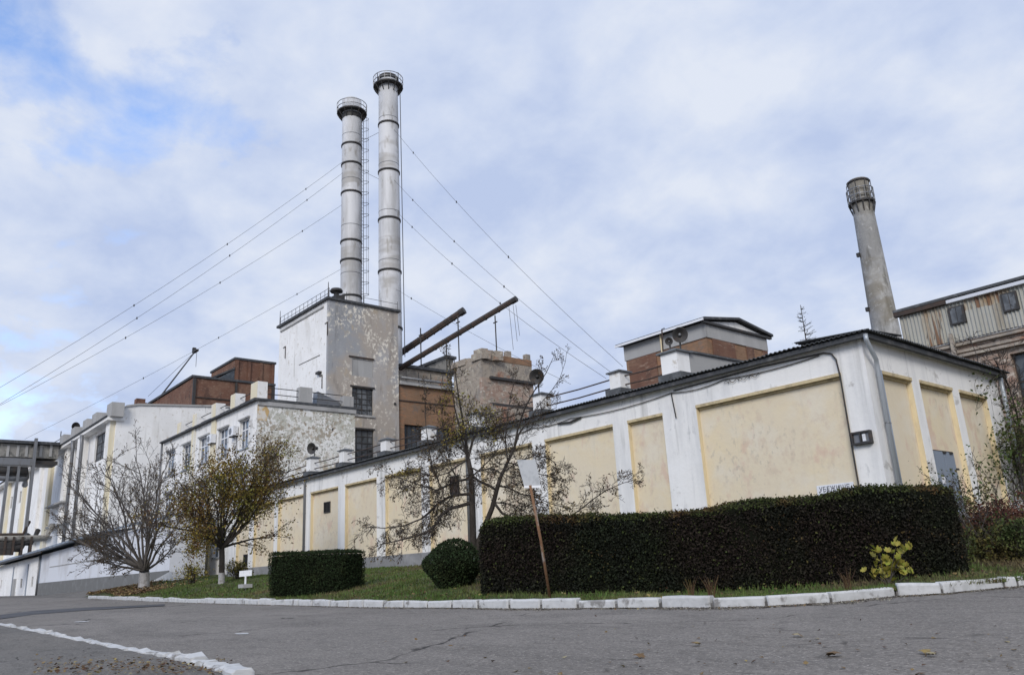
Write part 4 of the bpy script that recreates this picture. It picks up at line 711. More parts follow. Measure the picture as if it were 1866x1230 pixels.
for px in (110, 70, 33): x = LXs(px, 800); MB().tube([(x, LY, ZF), (x, LY, ZF+3.3)], .06, 5).build('post', 'dark_metal', t)

# pipe bridge at the far left, running out from the hall front
XB = onY(108, 812, LY-1.2)[0]; BF = Face('X', XB); pb = thing('pipe_bridge', 'grimy roofed pipe bridge on steel posts at the far left edge', 'pipe bridge', (XB, LY-4, 2))
ub = lambda px, py: float(onX(px, py, XB)[1]); zb = lambda px, py: float(onX(px, py, XB)[2])
ya0, ya1 = ub(-40, 806), LY-1.2
q = MB(); BF.box(q, ya0, ya1, -4, .5, zb(50, 809), zb(50, 804)); q.build('roof', 'fascia', pb)
q = MB(); BF.box(q, ya0, ya1, -3.6, -.05, zb(40, 833), zb(50, 810)); q.build('side_panel', 'shade_cloth', pb)
for k, px in enumerate((12, 30, 46, 72, 90)): q = MB(); BF.box(q, ub(px, 820), ub(px+5, 820), -.047, .03+.02*k, zb(px, 832), zb(px, 811)); q.build('rib', 'concrete', pb)
q = MB(); BF.box(q, ya0, ub(58, 840), -3, .8, zb(30, 848), zb(30, 836)); q.build('deck', 'grey_metal', pb)
q = MB(); BF.box(q, ub(58, 840)+.05, ya1, -3, .2, zb(80, 846), zb(80, 840)); q.build('beam', 'dark_metal', pb)
for py, r_, m_ in ((858, .5, 'dark_metal'), (872, .35, 'grey_metal'), (866, .25, 'dark_metal')): MB().tube([(XB+.3, ya0, zb(20, py)), (XB+.3, ub(46, py), zb(20, py)), (XB-2, ub(52, py), zb(20, py)-.5)], r_, 10).build('pipe', m_, pb, True)
for px0, y0_, w_ in ((54, 800, .34), (9, 850, .3), (28, 850, .3)):
    yy = ub(px0, 890); q = MB(); BF.box(q, yy-w_/2, yy+w_/2, .3, .81, zrow(XB, yy, 992), zrow(XB, yy, y0_)); q.build('post', 'grey_metal', pb)
for py, px1, r_, m_ in ((982, 92, .38, 'shade_cloth'), (991, 66, .3, 'dark_metal'), (1000, 46, .45, 'dark_metal'), (975, 50, .2, 'rust')):
    MB().tube([(XB+1.2, ya0, zb(20, py)), (XB+1.2, ub(px1-12, py), zb(20, py)), (XB+.2, ub(px1, py), zb(20, py)+1.6)], r_, 10).build('pipe', m_, pb, True)
q = MB(); BF.box(q, ya0, ub(16, 1000), .9, 1.6, zb(12, 1012), zb(12, 990)); q.build('valve_box', 'dark_metal', pb)
for px in (5, 20, 36, 52): yy = ub(px, 990); q = MB(); BF.box(q, yy-.12, yy+.12, .6, 1.7, zrow(XB, yy, 1012), zrow(XB, yy, 979)); q.build('pipe_stand', 'rust', pb)

# low white building in front of the hall
lw = thing('low_outbuilding', 'low white outbuilding with grey plinth and sloping sheet roof, left of the bare tree', 'building', tuple(onY(180, 1075, LWY)))
WY = Face('Y', LWY)
xl, xc, xr = onY(-45, 1060, LWY)[0], onY(72, 1050, LWY)[0], onY(308, 1040, LWY)[0]
zc_ = onY(72, 1012, LWY)[2]; zl_ = onY(-45, 1042, LWY)[2]; 
zr_ = onY(300, 950, LWY)[2]
q = MB(); q.prism([(xc, LWY, 0), (xr, LWY, 0), (xr, LWY, min(zr_, zc_+.9)), (xc, LWY, zc_)], (0, 2.6, 0)); q.build('white_wall', 'low_wall', lw)
pz = (onY(72, 1062, LWY)[2]+onY(240, 1046, LWY)[2])/2
q = MB(); WY.box(q, xc+.05, xr+.04, .003, .1, 0, pz); q.build('plinth', 'dark_plinth', lw)
zl2 = onY(150, 1023, LWY)[2]; q = MB(); WY.box(q, onY(92, 1023, LWY)[0], onY(235, 1021, LWY)[0], .003, .05, zl2-.06, zl2+.02); q.build('ledge', 'concrete', lw)
shw = []
for px0, px1, y0, y1 in ((56, 61, 1050, 1069), (36, 41, 1054, 1071), (0, 4, 1056, 1073)):
    a, b = onY(px0, y1, LWY), onY(px1, y0, LWY); shw.append((a[0], b[0], a[2], b[2]))
q = MB(); WY.wall(q, xl, xc-.15, 0, min(zl_, zc_)-.05, shw, .2); q.prism([(xl, LWY-.004, min(zl_, zc_)-.05), (xc-.15, LWY-.004, min(zl_, zc_)-.05), (xc-.15, LWY-.004, zc_-.1), (xl, LWY-.004, zl_-.1)], (0, 2.5, 0)); q.build('shed_wall', 'white_worn', lw)
for a, b, c_, d_ in shw: window(WY, a, b, c_, d_, lw, 'glass_dark', 'concrete', 1, (.5,), .1, .06)
for px in (22, 48, 70): x = onY(px, 1070, LWY)[0]; q = MB(); WY.box(q, x-.12, x+.12, .003, .1, 0, zc_-.25-(xc-x)*.0+(.0 if px > 60 else -.5)); q.build('batten', 'door_grey', lw)
x = onY(22, 1070, LWY)[0]; q = MB(); WY.box(q, x+.2, x+2.4, .003, .06, 0, 3.6); q.build('door', 'concrete', lw)
ov = 1.0; r0 = onY(-45, 1037, LWY-ov); r1 = onY(75, 1003, LWY-ov); r2 = onY(165, 974, LWY-ov)
q = MB(); q.prism([r0, r1, r2, r2+(0, 0, .14), r1+(0, 0, .22), r0+(0, 0, .22)], (0, 3.9, .5)); q.build('roof', 'sheet_blue', lw)
r3 = np.array([xr+.3, LWY-ov+.4, max(min(zr_, zc_+.9)+.05, 5.0)]); q = MB(); q.prism([r2+(.01, .3, .02), r3, r3+(0, 0, .14), r2+(.01, .3, .16)], (0, 3.4, .9)); q.build('roof', 'sheet_blue', lw)
q = MB(); q.prism([r0-(0, 0, .25), r1-(0, 0, .25), r1-(0, 0, .003), r0-(0, 0, .003)], (0, .1, 0)); q.build('gutter', 'dark_metal', lw)
pp = onY(72, 1050, LWY); pipe([(pp[0], LWY-.15, zc_), (pp[0], LWY-.15, 1.2)], .12, 'grey_metal', 'downpipe', lw)
# ramp by the annex
p0, p1, p2 = onY(275, 1060, 19.2), onY(312, 1041, 19.2), onY(316, 1060, 19.2)
t = thing('ramp', 'short white sloping ramp slab between the bare tree and the annex corner', 'ramp', p0); q = MB(); q.prism([p0, p2, p1, p1-(.4, 0, 0)], (0, 1.4, 0)); q.build('slab', 'kerb_paint', t)
pl_ = onY(318, 1055, 21.5); t = thing('lamp_post', 'thin pale steel post at the left corner of the annex', 'post', (pl_[0], 21.5, 2)); MB().tube([(pl_[0], 21.5, 1.4), (pl_[0], 21.5, zrow(pl_[0], 21.5, 930))], .08, 8).build('pole', 'zinc', t)
q = MB(); q.box((pl_[0]-.3, 21.2, 1.4), (pl_[0]+.3, 21.8, 2.5)); q.build('base', 'concrete', t)

# ================================================================== BRICK HOUSE RIGHT OF TOWER
oh = thing('brick_house', 'orange-brown brick house with a pale band and dark openings right of the tower', 'building', (-66, 45, 2))
OX = TX-.25; y0 = TB+.15; y1 = 49.6; z1 = onX(800, 708, OX)[2]
OF = Face('X', OX)
ow = []
for px0, px1, py0, py1 in ((737, 770, 773, 806), (785, 822, 778, 812)):
    a, b = onX(px0, (py0+py1)/2, OX)[1], onX(px1, (py0+py1)/2, OX)[1]; zt = onX(px0, py0, OX)[2]; ow.append((a, b, zt-3, zt))
q = MB(); OF.wall(q, y0, y1, 2, z1, ow, .4); q.add([(OX, y0, 2), (OX-6, y0, 2), (OX-6, y0, z1), (OX, y0, z1)], [(0, 1, 2, 3)]); q.build('wall', 'brick_orange', oh)
for h in ow: window(OF, *h, oh, 'glass_dark', 'dark_metal', 4, (.3, .6), .3, .08)
q = MB(); OF.box(q, y0, y1, .003, .35, z1-.1, z1+.25); q.build('string_course', 'concrete', oh)
MB().tube([OF.p(y0, .5, z1+.5), OF.p(y1, .5, z1+.45)], .12, 8).build('pipe', 'grey_metal', oh, True)
for u in np.linspace(y0+.5, y1-1, 7): MB().tube([OF.p(u, .5, z1+.25), OF.p(u, .5, z1+1.2)], .05, 5).build('stay', 'dark_metal', oh)
z = onX(780, 735, OX)[2]; q = MB(); OF.box(q, y0, y1, .003, .08, z-.05, z+.06); q.build('ledge', 'rust', oh)
UX = -66.0; u0 = onX(728, 680, UX)[1]; u1 = onX(823, 682, UX)[1]; zu_ = onX(780, 676, UX)[2]
UF = Face('X', UX)
q = MB(); q.box((UX-6, u0, z1-.5), (UX, u1, zu_)); q.build('upper_wall', 'rubble', oh)
q = MB(); q.box((UX-6.2, u0-.1, zu_+.003), (UX+.3, u1+.2, zu_+.3)); q.build('upper_roof', 'fascia', oh)
p0, p1, p2 = onX(757, 676, UX-1), onX(812, 652, UX-1), onX(826, 655, UX-1)
q = MB(); q.prism([p0, (p2[0], p2[1], p0[2]), p2, p1], (-4, 0, 0)); q.build('gable', 'shade_cloth', oh)
q = MB(); q.prism([p0+(.2, -.3, .02), p1+(.2, 0, .02), p2+(.2, .3, .02), p2+(.2, .3, .3), p1+(.2, 0, .3), p0+(.2, -.3, .3)], (-4.4, 0, 0)); q.build('gable_roof', 'fascia', oh)
# rubble block
RX = -51.0; c = onX(876, 642, RX); RY = c[1]; RZ = c[2]; R2 = onX(968, 654, RX)[1]; RLx = onY(826, 652, RY)[0]
rb = thing('rubble_block', 'half-ruined block of plastered rubble and red brick behind the apple tree', 'building', ((RX+RLx)/2, RY+2, 2))
q = MB(); q.box((RLx, RY, 2), (RX-.35, R2, RZ-.5)); q.build('stone_wall', 'rubble', rb)
z690 = onX(900, 690, RX)[2]; z745 = onX(900, 738, RX)[2]
q = MB(); q.box((RX-.34, RY-.004, z690), (RX, R2, RZ-.55)); q.build('plaster_wall', 'rubble', rb)
q = MB(); q.box((RX-.34, RY-.006, RZ-.547), (RX+.03, R2, RZ)); q.build('red_brick_course', 'brick_orange', rb)
q = MB(); q.box((RX-.34, RY-.004, z745), (RX+.02, R2+.05, z690-.003)); q.build('brick_wall', 'pink_brick', rb)
q = MB(); q.box((RX-.34, RY-.004, 2), (RX+.3, R2+.05, z745-.003)); q.build('lower_wall', 'rubble', rb)
for z in (z690, z745): q = MB(); q.box((RX+.003, RY+.8, z-.1), (RX+.32, R2+.1, z+.12)); q.build('ledge', 'dark_metal', rb)
random.seed(5); q = MB()
for k in range(26):
    x = RLx+(RX-RLx)*random.random(); s = random.uniform(.25, .75); h_ = s*random.uniform(.8, 1.7)*(.5+.9*(x-RLx)/(RX-RLx)); y = RY+random.uniform(0, 1.6)
    q.prism([(x-s, y-s*.6, RZ-.6), (x+s*.8, y-s*.5, RZ-.6), (x+s, y+s*.6, RZ-.6), (x-s*.7, y+s*.7, RZ-.6)], (random.uniform(-.1, .1), 0, .1+h_*.7))
q.build('broken_stones', 'rubble', rb)
for u in (RY+3.2, R2-.3): q = MB(); q.box((RX-.5, u-.25, RZ+.003), (RX-.05, u+.25, RZ+.55)); q.build('stub', 'rubble', rb)
# conveyor tubes
def conv(lab, a, b, r, grp='slanting conveyor tubes'):
    t = thing('conveyor_tube', lab, 'conveyor', a, grp); a = np.array(a); b = np.array(b)
    MB().tube([a, b], r, 6).build('gallery', 'rust', t); d = b-a
    for k in range(1, 9): c0 = a+d*k/9; MB().tube([c0-d*.006, c0+d*.006], r*1.18, 6).build('rib', 'dark_metal', t)
    MB().tube([a+(0, 0, r*1.25), b+(0, 0, r*1.25)], .04, 5).build('handrail', 'dark_metal', t)
    e = b+d/np.linalg.norm(d)*.6; MB().tube([b, e], r*1.25, 8).build('head', 'dark_metal', t); return t
conv('upper and shorter of the two slanting conveyor tubes beside the chimney', atd(728, 645, 86), atd(838, 571, 84), .33)
conv('lower and longer of the two slanting conveyor tubes beside the chimney', atd(728, 672, 80), atd(932, 550, 74), .24)
q_ = atd(934, 556, 74); t = thing('hanging_wires', 'loose wires hanging from the head of the long conveyor tube', 'wires', q_)
for dx in (-.35, .05, .3): MB().tube([q_+np.array([HR[0]*dx, HR[1]*dx, 0]), q_+np.array([HR[0]*(dx+.2), HR[1]*(dx+.2), -3.6+dx*2])], .025, 4).build('wire', 'dark_metal', t)
for px, y0_, y1_, lb in ((768, 690, 598, 'thin mast left of the rubble block, below the conveyor tubes'), (837, 660, 575, 'thin mast rising to the head of the short conveyor tube'), (814, 655, 618, 'short mast just left of the rubble block'), (905, 640, 575, 'thin rod hanging below the long conveyor tube, above the rubble block')):
    a = atd(px, y0_, 82); t = thing('mast', lb, 'mast', a, 'thin masts by the conveyor'); b_ = (a[0], a[1], zrow(a[0], a[1], y1_)); MB().tube([a-(0, 0, 2), b_], .07, 6).build('pole', 'dark_metal', t)
    q = MB(); q.box((b_[0]-.3, b_[1]-.05, b_[2]-.8), (b_[0]+.3, b_[1]+.05, b_[2]-.7)); q.build('crossarm', 'dark_metal', t)

# ================================================================== PENTHOUSE (concrete over brick)
QY = 34.0; QX = onY(1283, 578, QY)[0]; QL = onY(1135, 622, QY)[0]; QZ = 13.55; QB = onX(1395, 605, QX)[1]
ph = thing('brick_penthouse', 'concrete-banded brick building with a shallow gable roof behind the cream building', 'building', ((QX+QL)/2, 37, 2))
PF, PFX = Face('Y', QY), Face('X', QX); zq = 12.72
q = MB(); q.box((QL, QY, zq), (QX, QB, QZ)); q.build('concrete_band', 'concrete', ph)
q = MB(); q.box((QL+.06, QY+.06, 2), (QX-.06, QB-.06, zq-.003)); q.build('brick_wall', 'brick_orange', ph)
for a, b, F_ in ((QL+.3, QL+2.3, PF), (QY+.5, QY+2.5, PFX), (QY+3.6, QY+4.3, PFX), (QY+5.2, QY+5.7, PFX)): q = MB(); F_.box(q, a, b, -.056, .0, 8, zq-.02); q.build('brick_panel', 'brick_red', ph)
for z in (9.2, 10.7): q = MB(); PF.box(q, QL+.1, QX, -.05, .03, z, z+.12); q.build('ledge', 'rust', ph)
ym = (QY+QB)/2; zr = QZ+.42
q = MB(); q.add([(QX, QY, QZ+.003), (QX, QB, QZ+.003), (QX, ym, zr), (QX-.3, QY, QZ+.003), (QX-.3, QB, QZ+.003), (QX-.3, ym, zr)], [(0, 1, 2), (5, 4, 3), (0, 2, 5, 3), (2, 1, 4, 5)]); q.build('gable_infill', 'white_plaster', ph)
q = MB(); q.prism([(QX+.25, QY-.35, QZ+.02), (QX+.25, ym, zr+.1), (QX+.25, ym, zr+.22), (QX+.25, QY-.35, QZ+.16)], (QL-QX-.55, 0, 0)); q.prism([(QX+.25, ym+.003, zr+.1), (QX+.25, QB+.35, QZ+.02), (QX+.25, QB+.35, QZ+.16), (QX+.25, ym+.003, zr+.22)], (QL-QX-.55, 0, 0)); q.build('roof', 'fascia', ph)
q = MB(); PF.box(q, QL-.3, QX+.2, .36, .42, QZ-.02, QZ+.1); q.build('verge_board', 'window_white', ph)
q = MB(); q.box((QX+.003, QY-.3, QZ-.12), (QX+.16, QB+.3, QZ+.0)); q.build('gable_tie', 'dark_metal', ph)
x = onY(1205, 610, QY)[0]; MB().tube([(x, QY-.1, QZ), (x, QY-.1, zq-.8)], .05, 6).build('conduit', 'yellow_reveal', ph)
for u in (QY-.0, QY+1.9, QY+4.2): q = MB(); 

# ================================================================== FAR RIGHT BUILDING (corrugated over stone)
VY = 38.0; VF = Face('Y', VY); VL = -15.47; VR = 8.0; VT = 12.2; VS = 10.45
vb = thing('clad_stone_building', 'old pinkish stone building clad above in rust-streaked corrugated sheet, at the right edge', 'building', (-4, 42, 2))
vw = [(-11.27, -9.0, 5.8, 9.35), (-6.5, -4.3, 5.8, 9.3)]
q = MB(); VF.wall(q, VL+.1, VR, 1.5, VS, vw+[(-12.45, -11.8, 8.35, 8.95)], .4); q.add([(VL+.1, VY, 1.5), (VL+.1, VY+8, 1.5), (VL+.1, VY+8, VS), (VL+.1, VY, VS)], [(0, 1, 2, 3)]); q.build('stone_wall', 'pink_brick', vb)
for h in vw: window(VF, *h, vb, 'glass_dark', 'rust', 3, (.33, .66), .3, .07)
window(VF, -12.45, -11.8, 8.35, 8.95, vb, 'black_void', 'dark_metal', 1, (.5,), .2, .04)
for z, n_ in ((10.15, .22), (9.85, .12), (9.62, .28)): q = MB(); VF.box(q, VL+.1, VR, .003, n_, z, z+.12); q.build('ledge', 'rubble', vb)
random.seed(12); stone_me = []
for k in range(8):
    w_, h_ = random.uniform(.40, .62), .25; b = MB(); n_ = 6; jt = lambda v=.02: random.uniform(-v, v)
    fr = [(0+jt(), 0, .02+jt(.01)), (w_*.5, 0, jt(.015)), (w_-.03+jt(), 0, .02+jt(.01)), (w_-.02+jt(), 0, h_-.03+jt(.01)), (w_*.5, 0, h_-.015+jt(.01)), (jt(), 0, h_-.03+jt(.01))]
    b.prism(fr, (0, -.05-.03*random.random(), 0)); me = bpy.data.meshes.new('stone'); me.from_pydata(b.v, [], b.f); me.update(); me.materials.append(M['pink_brick']); stone_me.append((me, w_))
lv = root_loc(vb); z = 6.15; cnt = 0
while z < 9.4:
    x = -14.2+random.uniform(0, .3)
    while x < -7.6:
        me, w_ = random.choice(stone_me)
        if not any(h[0]-w_-.05 < x < h[1]+.05 and h[2]-.3 < z < h[3] for h in vw+[(-12.5, -11.75, 8.3, 9.0)]) and cnt < 290:
            o = bpy.data.objects.new('stone', me); COL.objects.link(o); o.parent = vb; o.location = (x-lv[0], VY+.0-lv[1], z-lv[2]); cnt += 1
        x += w_+.01
    z += .26
sm_ = corr_mesh('siding_sheet', .98, 1.0, 6, .035, .01, 'siding'); sm_r = sm_.copy(); sm_r.materials.clear(); sm_r.materials.append(M['siding_rusty'])
def siding(x, z0, z1, hole=None):
    rusty = (-14.8 < x < -13.6) or (z0 > 11 and -12.7 < x < -11.4); o = bpy.data.objects.new('siding_sheet', sm_r if rusty else sm_)
    if rusty: o['label'] = 'rust-streaked corrugated sheet'
    COL.objects.link(o); o.parent = vb; l = root_loc(vb)
    o.rotation_euler = (pi/2, 0, 0); o.scale = (1, z1-z0, 1); o.location = (x-l[0], VY-.12-l[1]-random.uniform(0, .012), z0-l[2])
zm = 11.62
i = 0; x = VL
while x < VR-1:
    win = any(abs(x+.49-w) < .55 for w in (-12.92, -10.75))
    siding(x, VS-random.uniform(0, .05), zm+.03); siding(x, zm, VT-.05)
    x += .96; i += 1
q = MB(); q.box((VL+.02, VY-.08, VS-.1), (VR, VY+.2, VT-.06)); q.build('backing_wall', 'concrete', vb)
for a, b, c_, d_ in ((-13.18, -12.66, 11.2, 11.9), (-10.99, -10.5, 11.2, 11.9)):
    q = MB(); VF.box(q, a-.07, b+.07, .12, .24, c_-.06, d_+.06); w_ = q.build('window', 'dark_metal', vb)
    for u in (0, 1):
        q = MB(); VF.box(q, a+u*(b-a)/2+.015, a+(u+1)*(b-a)/2-.015, .24, .25, c_, d_); q.build('pane', 'glass_grimy', w_)
q = MB(); VF.box(q, VL-.15, -13.25, .1, .34, VT-.05, VT+.16); q.build('rusty_fascia', 'rust', vb)
q = MB(); VF.box(q, -13.22, VR, .1, .34, VT-.05, VT+.10); q.build('white_gutter', 'low_wall', vb); q = MB(); q.box((VL-.15, VY-.36, VT+.163), (VR, VY+9, VT+.28)); q.build('roof', 'roof_slate', vb)
x = onY(1737, 630, VY-.3)[0]; q = MB(); q.prism([(x-.11, VY-.4, 9.3), (x+.11, VY-.4, 9.3), (x+.05, VY-.4, 10.75), (x-.06, VY-.4, 10.75)], (0, .15, 0)); q.build('vent_pipe', 'rubble', vb)

# ================================================================== signs in the garden
s0 = atd(1003, 1087, 17.0); s0[2] = s0[2]; stp = atd(966, 884, 17.0)
sg = thing('leaning_sign', 'blank grey sign plate seen from behind on a leaning rusty pole before the hedge', 'sign', s0)
MB().tube([s0-(0, 0, .15), s0*.5+stp*.5+np.array([.02, 0, 0]), stp], [.034, .031, .03], 8).build('pole', 'pole_rust', sg, True)
cc = [atd(942, 838, 17.0), atd(976, 838, 17.0), atd(985, 884, 17.0), atd(955, 885, 17.0)]; nn = np.cross(cc[1]-cc[0], cc[3]-cc[0]); nn /= np.linalg.norm(nn)
q = MB(); q.prism(cc, nn*.02); q.build('plate', 'sign_back', sg)
q = MB(); q.prism([cc[3]+(0, 0, .0), cc[2], cc[2]-(0, 0, .05), cc[3]-(0, 0, .05)], nn*.05); q.build('lower_rim', 'window_white', sg)
f0 = atd(447, 1066, 33); fs = thing('lawn_marker', 'small white board on a short post standing in the lawn left of the boxy hedge', 'sign', f0)
MB().tube([f0-(0, 0, .2), f0+(0, 0, .45)], .04, 6).build('post', 'window_white', fs); q = MB(); hh = np.array([HR[0], HR[1], 0])
q.prism([f0-hh*.26+(0, 0, .35), f0+hh*.26+(0, 0, .37), f0+hh*.26+(0, 0, .6), f0-hh*.26+(0, 0, .58)], (.02, -.02, 0)); q.build('board', 'sign_white', fs)
q = MB(); q.box(tuple(f0+np.array([-.25, -.2, -.1])), tuple(f0+np.array([.25, .2, .05]))); q.build('footing', 'concrete', fs)

# ================================================================== VEGETATION
def leaf_cloud(P, size, rng, aspect=.6, up=None, flat=0.0):
    P = np.asarray(P, float); n = len(P); a = rng.normal(size=(n, 3)); a[:, 2] *= (1-flat); a /= np.linalg.norm(a, axis=1)[:, None]
    b = rng.normal(size=(n, 3)); b -= (b*a).sum(1)[:, None]*a; b[:, 2] *= (1-flat); b /= np.linalg.norm(b, axis=1)[:, None]
    s = (size*rng.uniform(.5, 1.5, n))[:, None]; fold = np.cross(a, b)*s*.12
    V = np.stack([P-a*s*.5, P-b*s*.5*aspect+fold, P+a*s*.5, P+b*s*.5*aspect+fold], 1).reshape(-1, 3)
    return V, np.arange(4*n).reshape(n, 4)
def unit(v): return v/(np.linalg.norm(v)+1e-9)
class Tree:
    def __init__(s, seed): s.g = np.random.default_rng(seed); s.br = []; s.tips = []
    def limb(s, path, r0, r1, lvl):
        path = [np.array(p, float) for p in path]; n = len(path); s.br.append((path, [r0+(r1-r0)*i/(n-1) for i in range(n)], lvl)); return path
    def grow(s, p, d, L, r, lvl, top, wig=.16, lift=.05, kids=(5, 5, 4, 3), ratio=.55, spread=(.5, 1.0), rmin=.008, droop=0.):
        g = s.g; n = 6 if lvl < 2 else 4; pts = [np.array(p, float)]; d = unit(np.array(d, float))
        for i in range(n):
            d = unit(d + g.normal(size=3)*wig + np.array([0, 0, lift - droop*(i/n)])); pts.append(pts[-1]+d*L/n)
        s.br.append((pts, [max(rmin, r*(1-.75*i/n)) for i in range(n+1)], lvl))
        s.sub(pts, L, r, lvl, top, wig, lift, kids, ratio, spread, rmin, droop)
    def sub(s, pts, L, r, lvl, top, wig=.16, lift=.05, kids=(5, 5, 4, 3), ratio=.55, spread=(.5, 1.0), rmin=.008, droop=0., t0=.22):
        g = s.g
        if lvl >= top: s.tips += [pts[-1], pts[-2], (pts[-1]+pts[-2])/2]; return
        n = len(pts)-1
        for k in range(kids[min(lvl, len(kids)-1)]):
            t = t0+(1-t0)*(k+g.random())/kids[min(lvl, len(kids)-1)]; f = t*n; i = min(n-1, int(f)); q = pts[i]+(pts[i+1]-pts[i])*(f-i); d = unit(pts[i+1]-pts[i])
            a = g.normal(size=3); a -= (a@d)*d; a = unit(a); an = g.uniform(*spread)
            s.grow(q, d*cos(an)+a*sin(an), L*ratio*g.uniform(.7, 1.2)*(1.15-.4*t), max(rmin, r*.55*(1-.5*t)), lvl+1, top, wig, lift, kids, ratio, spread, rmin, droop)
    def mesh(s, root, m, trunk_levels=0, names=('trunk', 'twigs')):
        for lo, hi, nm in ((0, trunk_levels, names[0]), (trunk_levels+1, 99, names[1])):
            V = []; F = []; b = 0
            for pts, rr, lv in s.br:
                if not lo <= lv <= hi: continue
                n = 9 if lv == 0 else (6 if lv == 1 else 3)
                P = np.array(pts); T = np.gradient(P, axis=0); T /= np.linalg.norm(T, axis=1)[:, None]+1e-9
                ref = np.array([.31, .22, .92]) if abs(T[0][2]) < .8 else np.array([.95, .2, .1])
                A = np.cross(T, ref); A /= np.linalg.norm(A, axis=1)[:, None]+1e-9; B = np.cross(T, A); R = np.array(rr)[:, None]
                ang = 2*pi*np.arange(n)/n; ring = P[:, None]+(A[:, None]*np.cos(ang)[None, :, None]+B[:, None]*np.sin(ang)[None, :, None])*R[:, None]
                V.append(ring.reshape(-1, 3)); m_ = len(P)
                i, k = np.meshgrid(np.arange(m_-1), np.arange(n), indexing='ij'); F.append(np.stack([i*n+k, i*n+(k+1) % n, (i+1)*n+(k+1) % n, (i+1)*n+k], -1).reshape(-1, 4)+b); b += m_*n
            if V:
                o = fast(nm, np.concatenate(V), np.concatenate(F), m, root, True)
                if nm == 'twigs': o['kind'] = 'stuff'
def foliage(name, P, size, m, root, seed, aspect=.6, flat=0.):
    V, F = leaf_cloud(P, size, np.random.default_rng(seed), aspect, None, flat); o = fast(name, V, F, m, root); o['kind'] = 'stuff'; return o

# --- tree 1: bare fan-shaped tree
D1 = 50.0
b1 = atd(262, 1066, D1); tr1 = thing('bare_tree', 'leafless fan-shaped tree with a limewashed stub trunk on the lawn, leftmost of the trees', 'tree', b1)
T = Tree(11); fork = atd(263, 1040, D1)
T.limb([b1-(0, 0, .3), b1+(0, 0, .3), fork], .36, .30, 0)
T.mesh(tr1, 'limewash', 0, ('trunk', 'twigs')); T = Tree(12)
for (tx, ty, dd, L) in ((150, 985, 0, 3.9), (118, 925, -.8, 4.9), (160, 960, 1.2, 4), (200, 960, -1, 3), (175, 880, -.4, 5), (140, 900, .8, 4.9), (165, 850, -1, 6.2), (195, 815, .6, 7.4), (225, 800, -.8, 7.9), (255, 795, 1.4, 8.0), (285, 800, -.5, 7.8), (310, 830, .9, 7.2), (335, 880, -1, 5.9), (345, 930, .3, 4.5), (335, 1000, .8, 2.8), (190, 1010, -.8, 2.7), (240, 830, 2, 7), (300, 860, -2, 6.2), (120, 940, .2, 4.8), (180, 905, 1.5, 5)):
    tgt = atd(tx, ty, D1+dd*1.6); d = tgt-fork; L = np.linalg.norm(d); d = unit(d)
    T.grow(fork+d*.1, unit(d+np.array([0, 0, -.22])), L*.86, .09, 1, 4, .12, .045, (6, 9, 7, 4), .40, (.35, .95), .009)
T.mesh(tr1, 'bark_grey', 1, ('limbs', 'twigs'))
g = np.random.default_rng(3); tips = np.array(T.tips); foliage('withered_leaves', tips[g.random(len(tips)) < .5], .085, 'leaf_brown', tr1, 5)

# --- tree 2: autumn tree
D2 = 38.0
b2 = atd(404, 1063, D2); tr2 = thing('autumn_tree', 'rounded tree with olive and rust coloured leaves and a limewashed trunk foot', 'tree', b2)
fork = atd(404, 998, D2); mid_ = atd(404, 1042, D2)
T = Tree(21); T.limb([b2-(0, 0, .3), mid_], .17, .145, 0); T.mesh(tr2, 'limewash', 0, ('limewashed_foot', 'twigs'))
T = Tree(22); T.limb([mid_-(0, 0, .02), (mid_+fork)/2+(.03, 0, 0), fork+(0, 0, .1)], .14, .125, 0)
for (tx, ty, dd) in ((350, 905, 0), (335, 940, 1), (372, 870, -1), (395, 850, .7), (425, 860, -.6), (452, 880, .8), (478, 905, -.7), (490, 935, .3), (440, 940, 1.4), (365, 960, -1.2), (330, 890, .6), (400, 900, 2), (500, 880, 0), (440, 800, 0), (395, 812, .5), (350, 850, .6), (515, 850, .3), (530, 870, -.3), (475, 812, .8), (492, 862, -.6), (318, 912, .6), (325, 880, -.5), (470, 840, .3)):
    tgt = atd(tx, ty, D2+dd*1.4); d = tgt-fork; L = np.linalg.norm(d); d = unit(d)
    T.grow(fork, unit(d+np.array([0, 0, -.1])), L*1.0, .065, 1, 3, .14, .04, (7, 7, 4), .46, (.4, .95), .010)
T.mesh(tr2, 'bark', 1, ('limbs', 'twigs'))
tips = np.array(T.tips); g = np.random.default_rng(4)
def at_px(P):
    v = P-CAM; w = v@cf; return 933+FL*(v@cr)/w, 615-FL*(v@cu)/w
base_pts = []
for pts, rr, lv in T.br:
    if lv >= 2:
        for i in range(1, len(pts)): base_pts += [pts[i], (pts[i]+pts[i-1])/2]
base_pts = np.array(base_pts)
hang = []; rusty = []
for cpx, cpy, sx, sy, n in ((335, 920, 20, 20, 700), (345, 895, 24, 14, 500), (495, 860, 22, 22, 700), (478, 830, 16, 18, 300), (505, 885, 12, 14, 120)):
    for k in range(n): rusty.append(atd(g.normal(cpx, sx), g.normal(cpy, sy), D2+g.normal(0, .8)))
foliage('russet_leaves', np.array(rusty), .085, 'leaf_brown', tr2, 60)
for cpx, cpy, sx, sy, n in ((425, 878, 24, 24, 1700), (400, 850, 18, 16, 550), (455, 905, 28, 22, 900), (392, 915, 26, 24, 900), (368, 975, 15, 20, 1500), (352, 998, 8, 12, 350), (425, 915, 36, 26, 1200), (340, 925, 22, 18, 900), (480, 880, 22, 20, 700)):
    for k in range(n): hang.append(atd(g.normal(cpx, sx), g.normal(cpy, sy), D2+g.normal(0, .8)))
foliage('olive_leaves', np.array(hang)[::1], .105, 'leaf_autumn', tr2, 6)
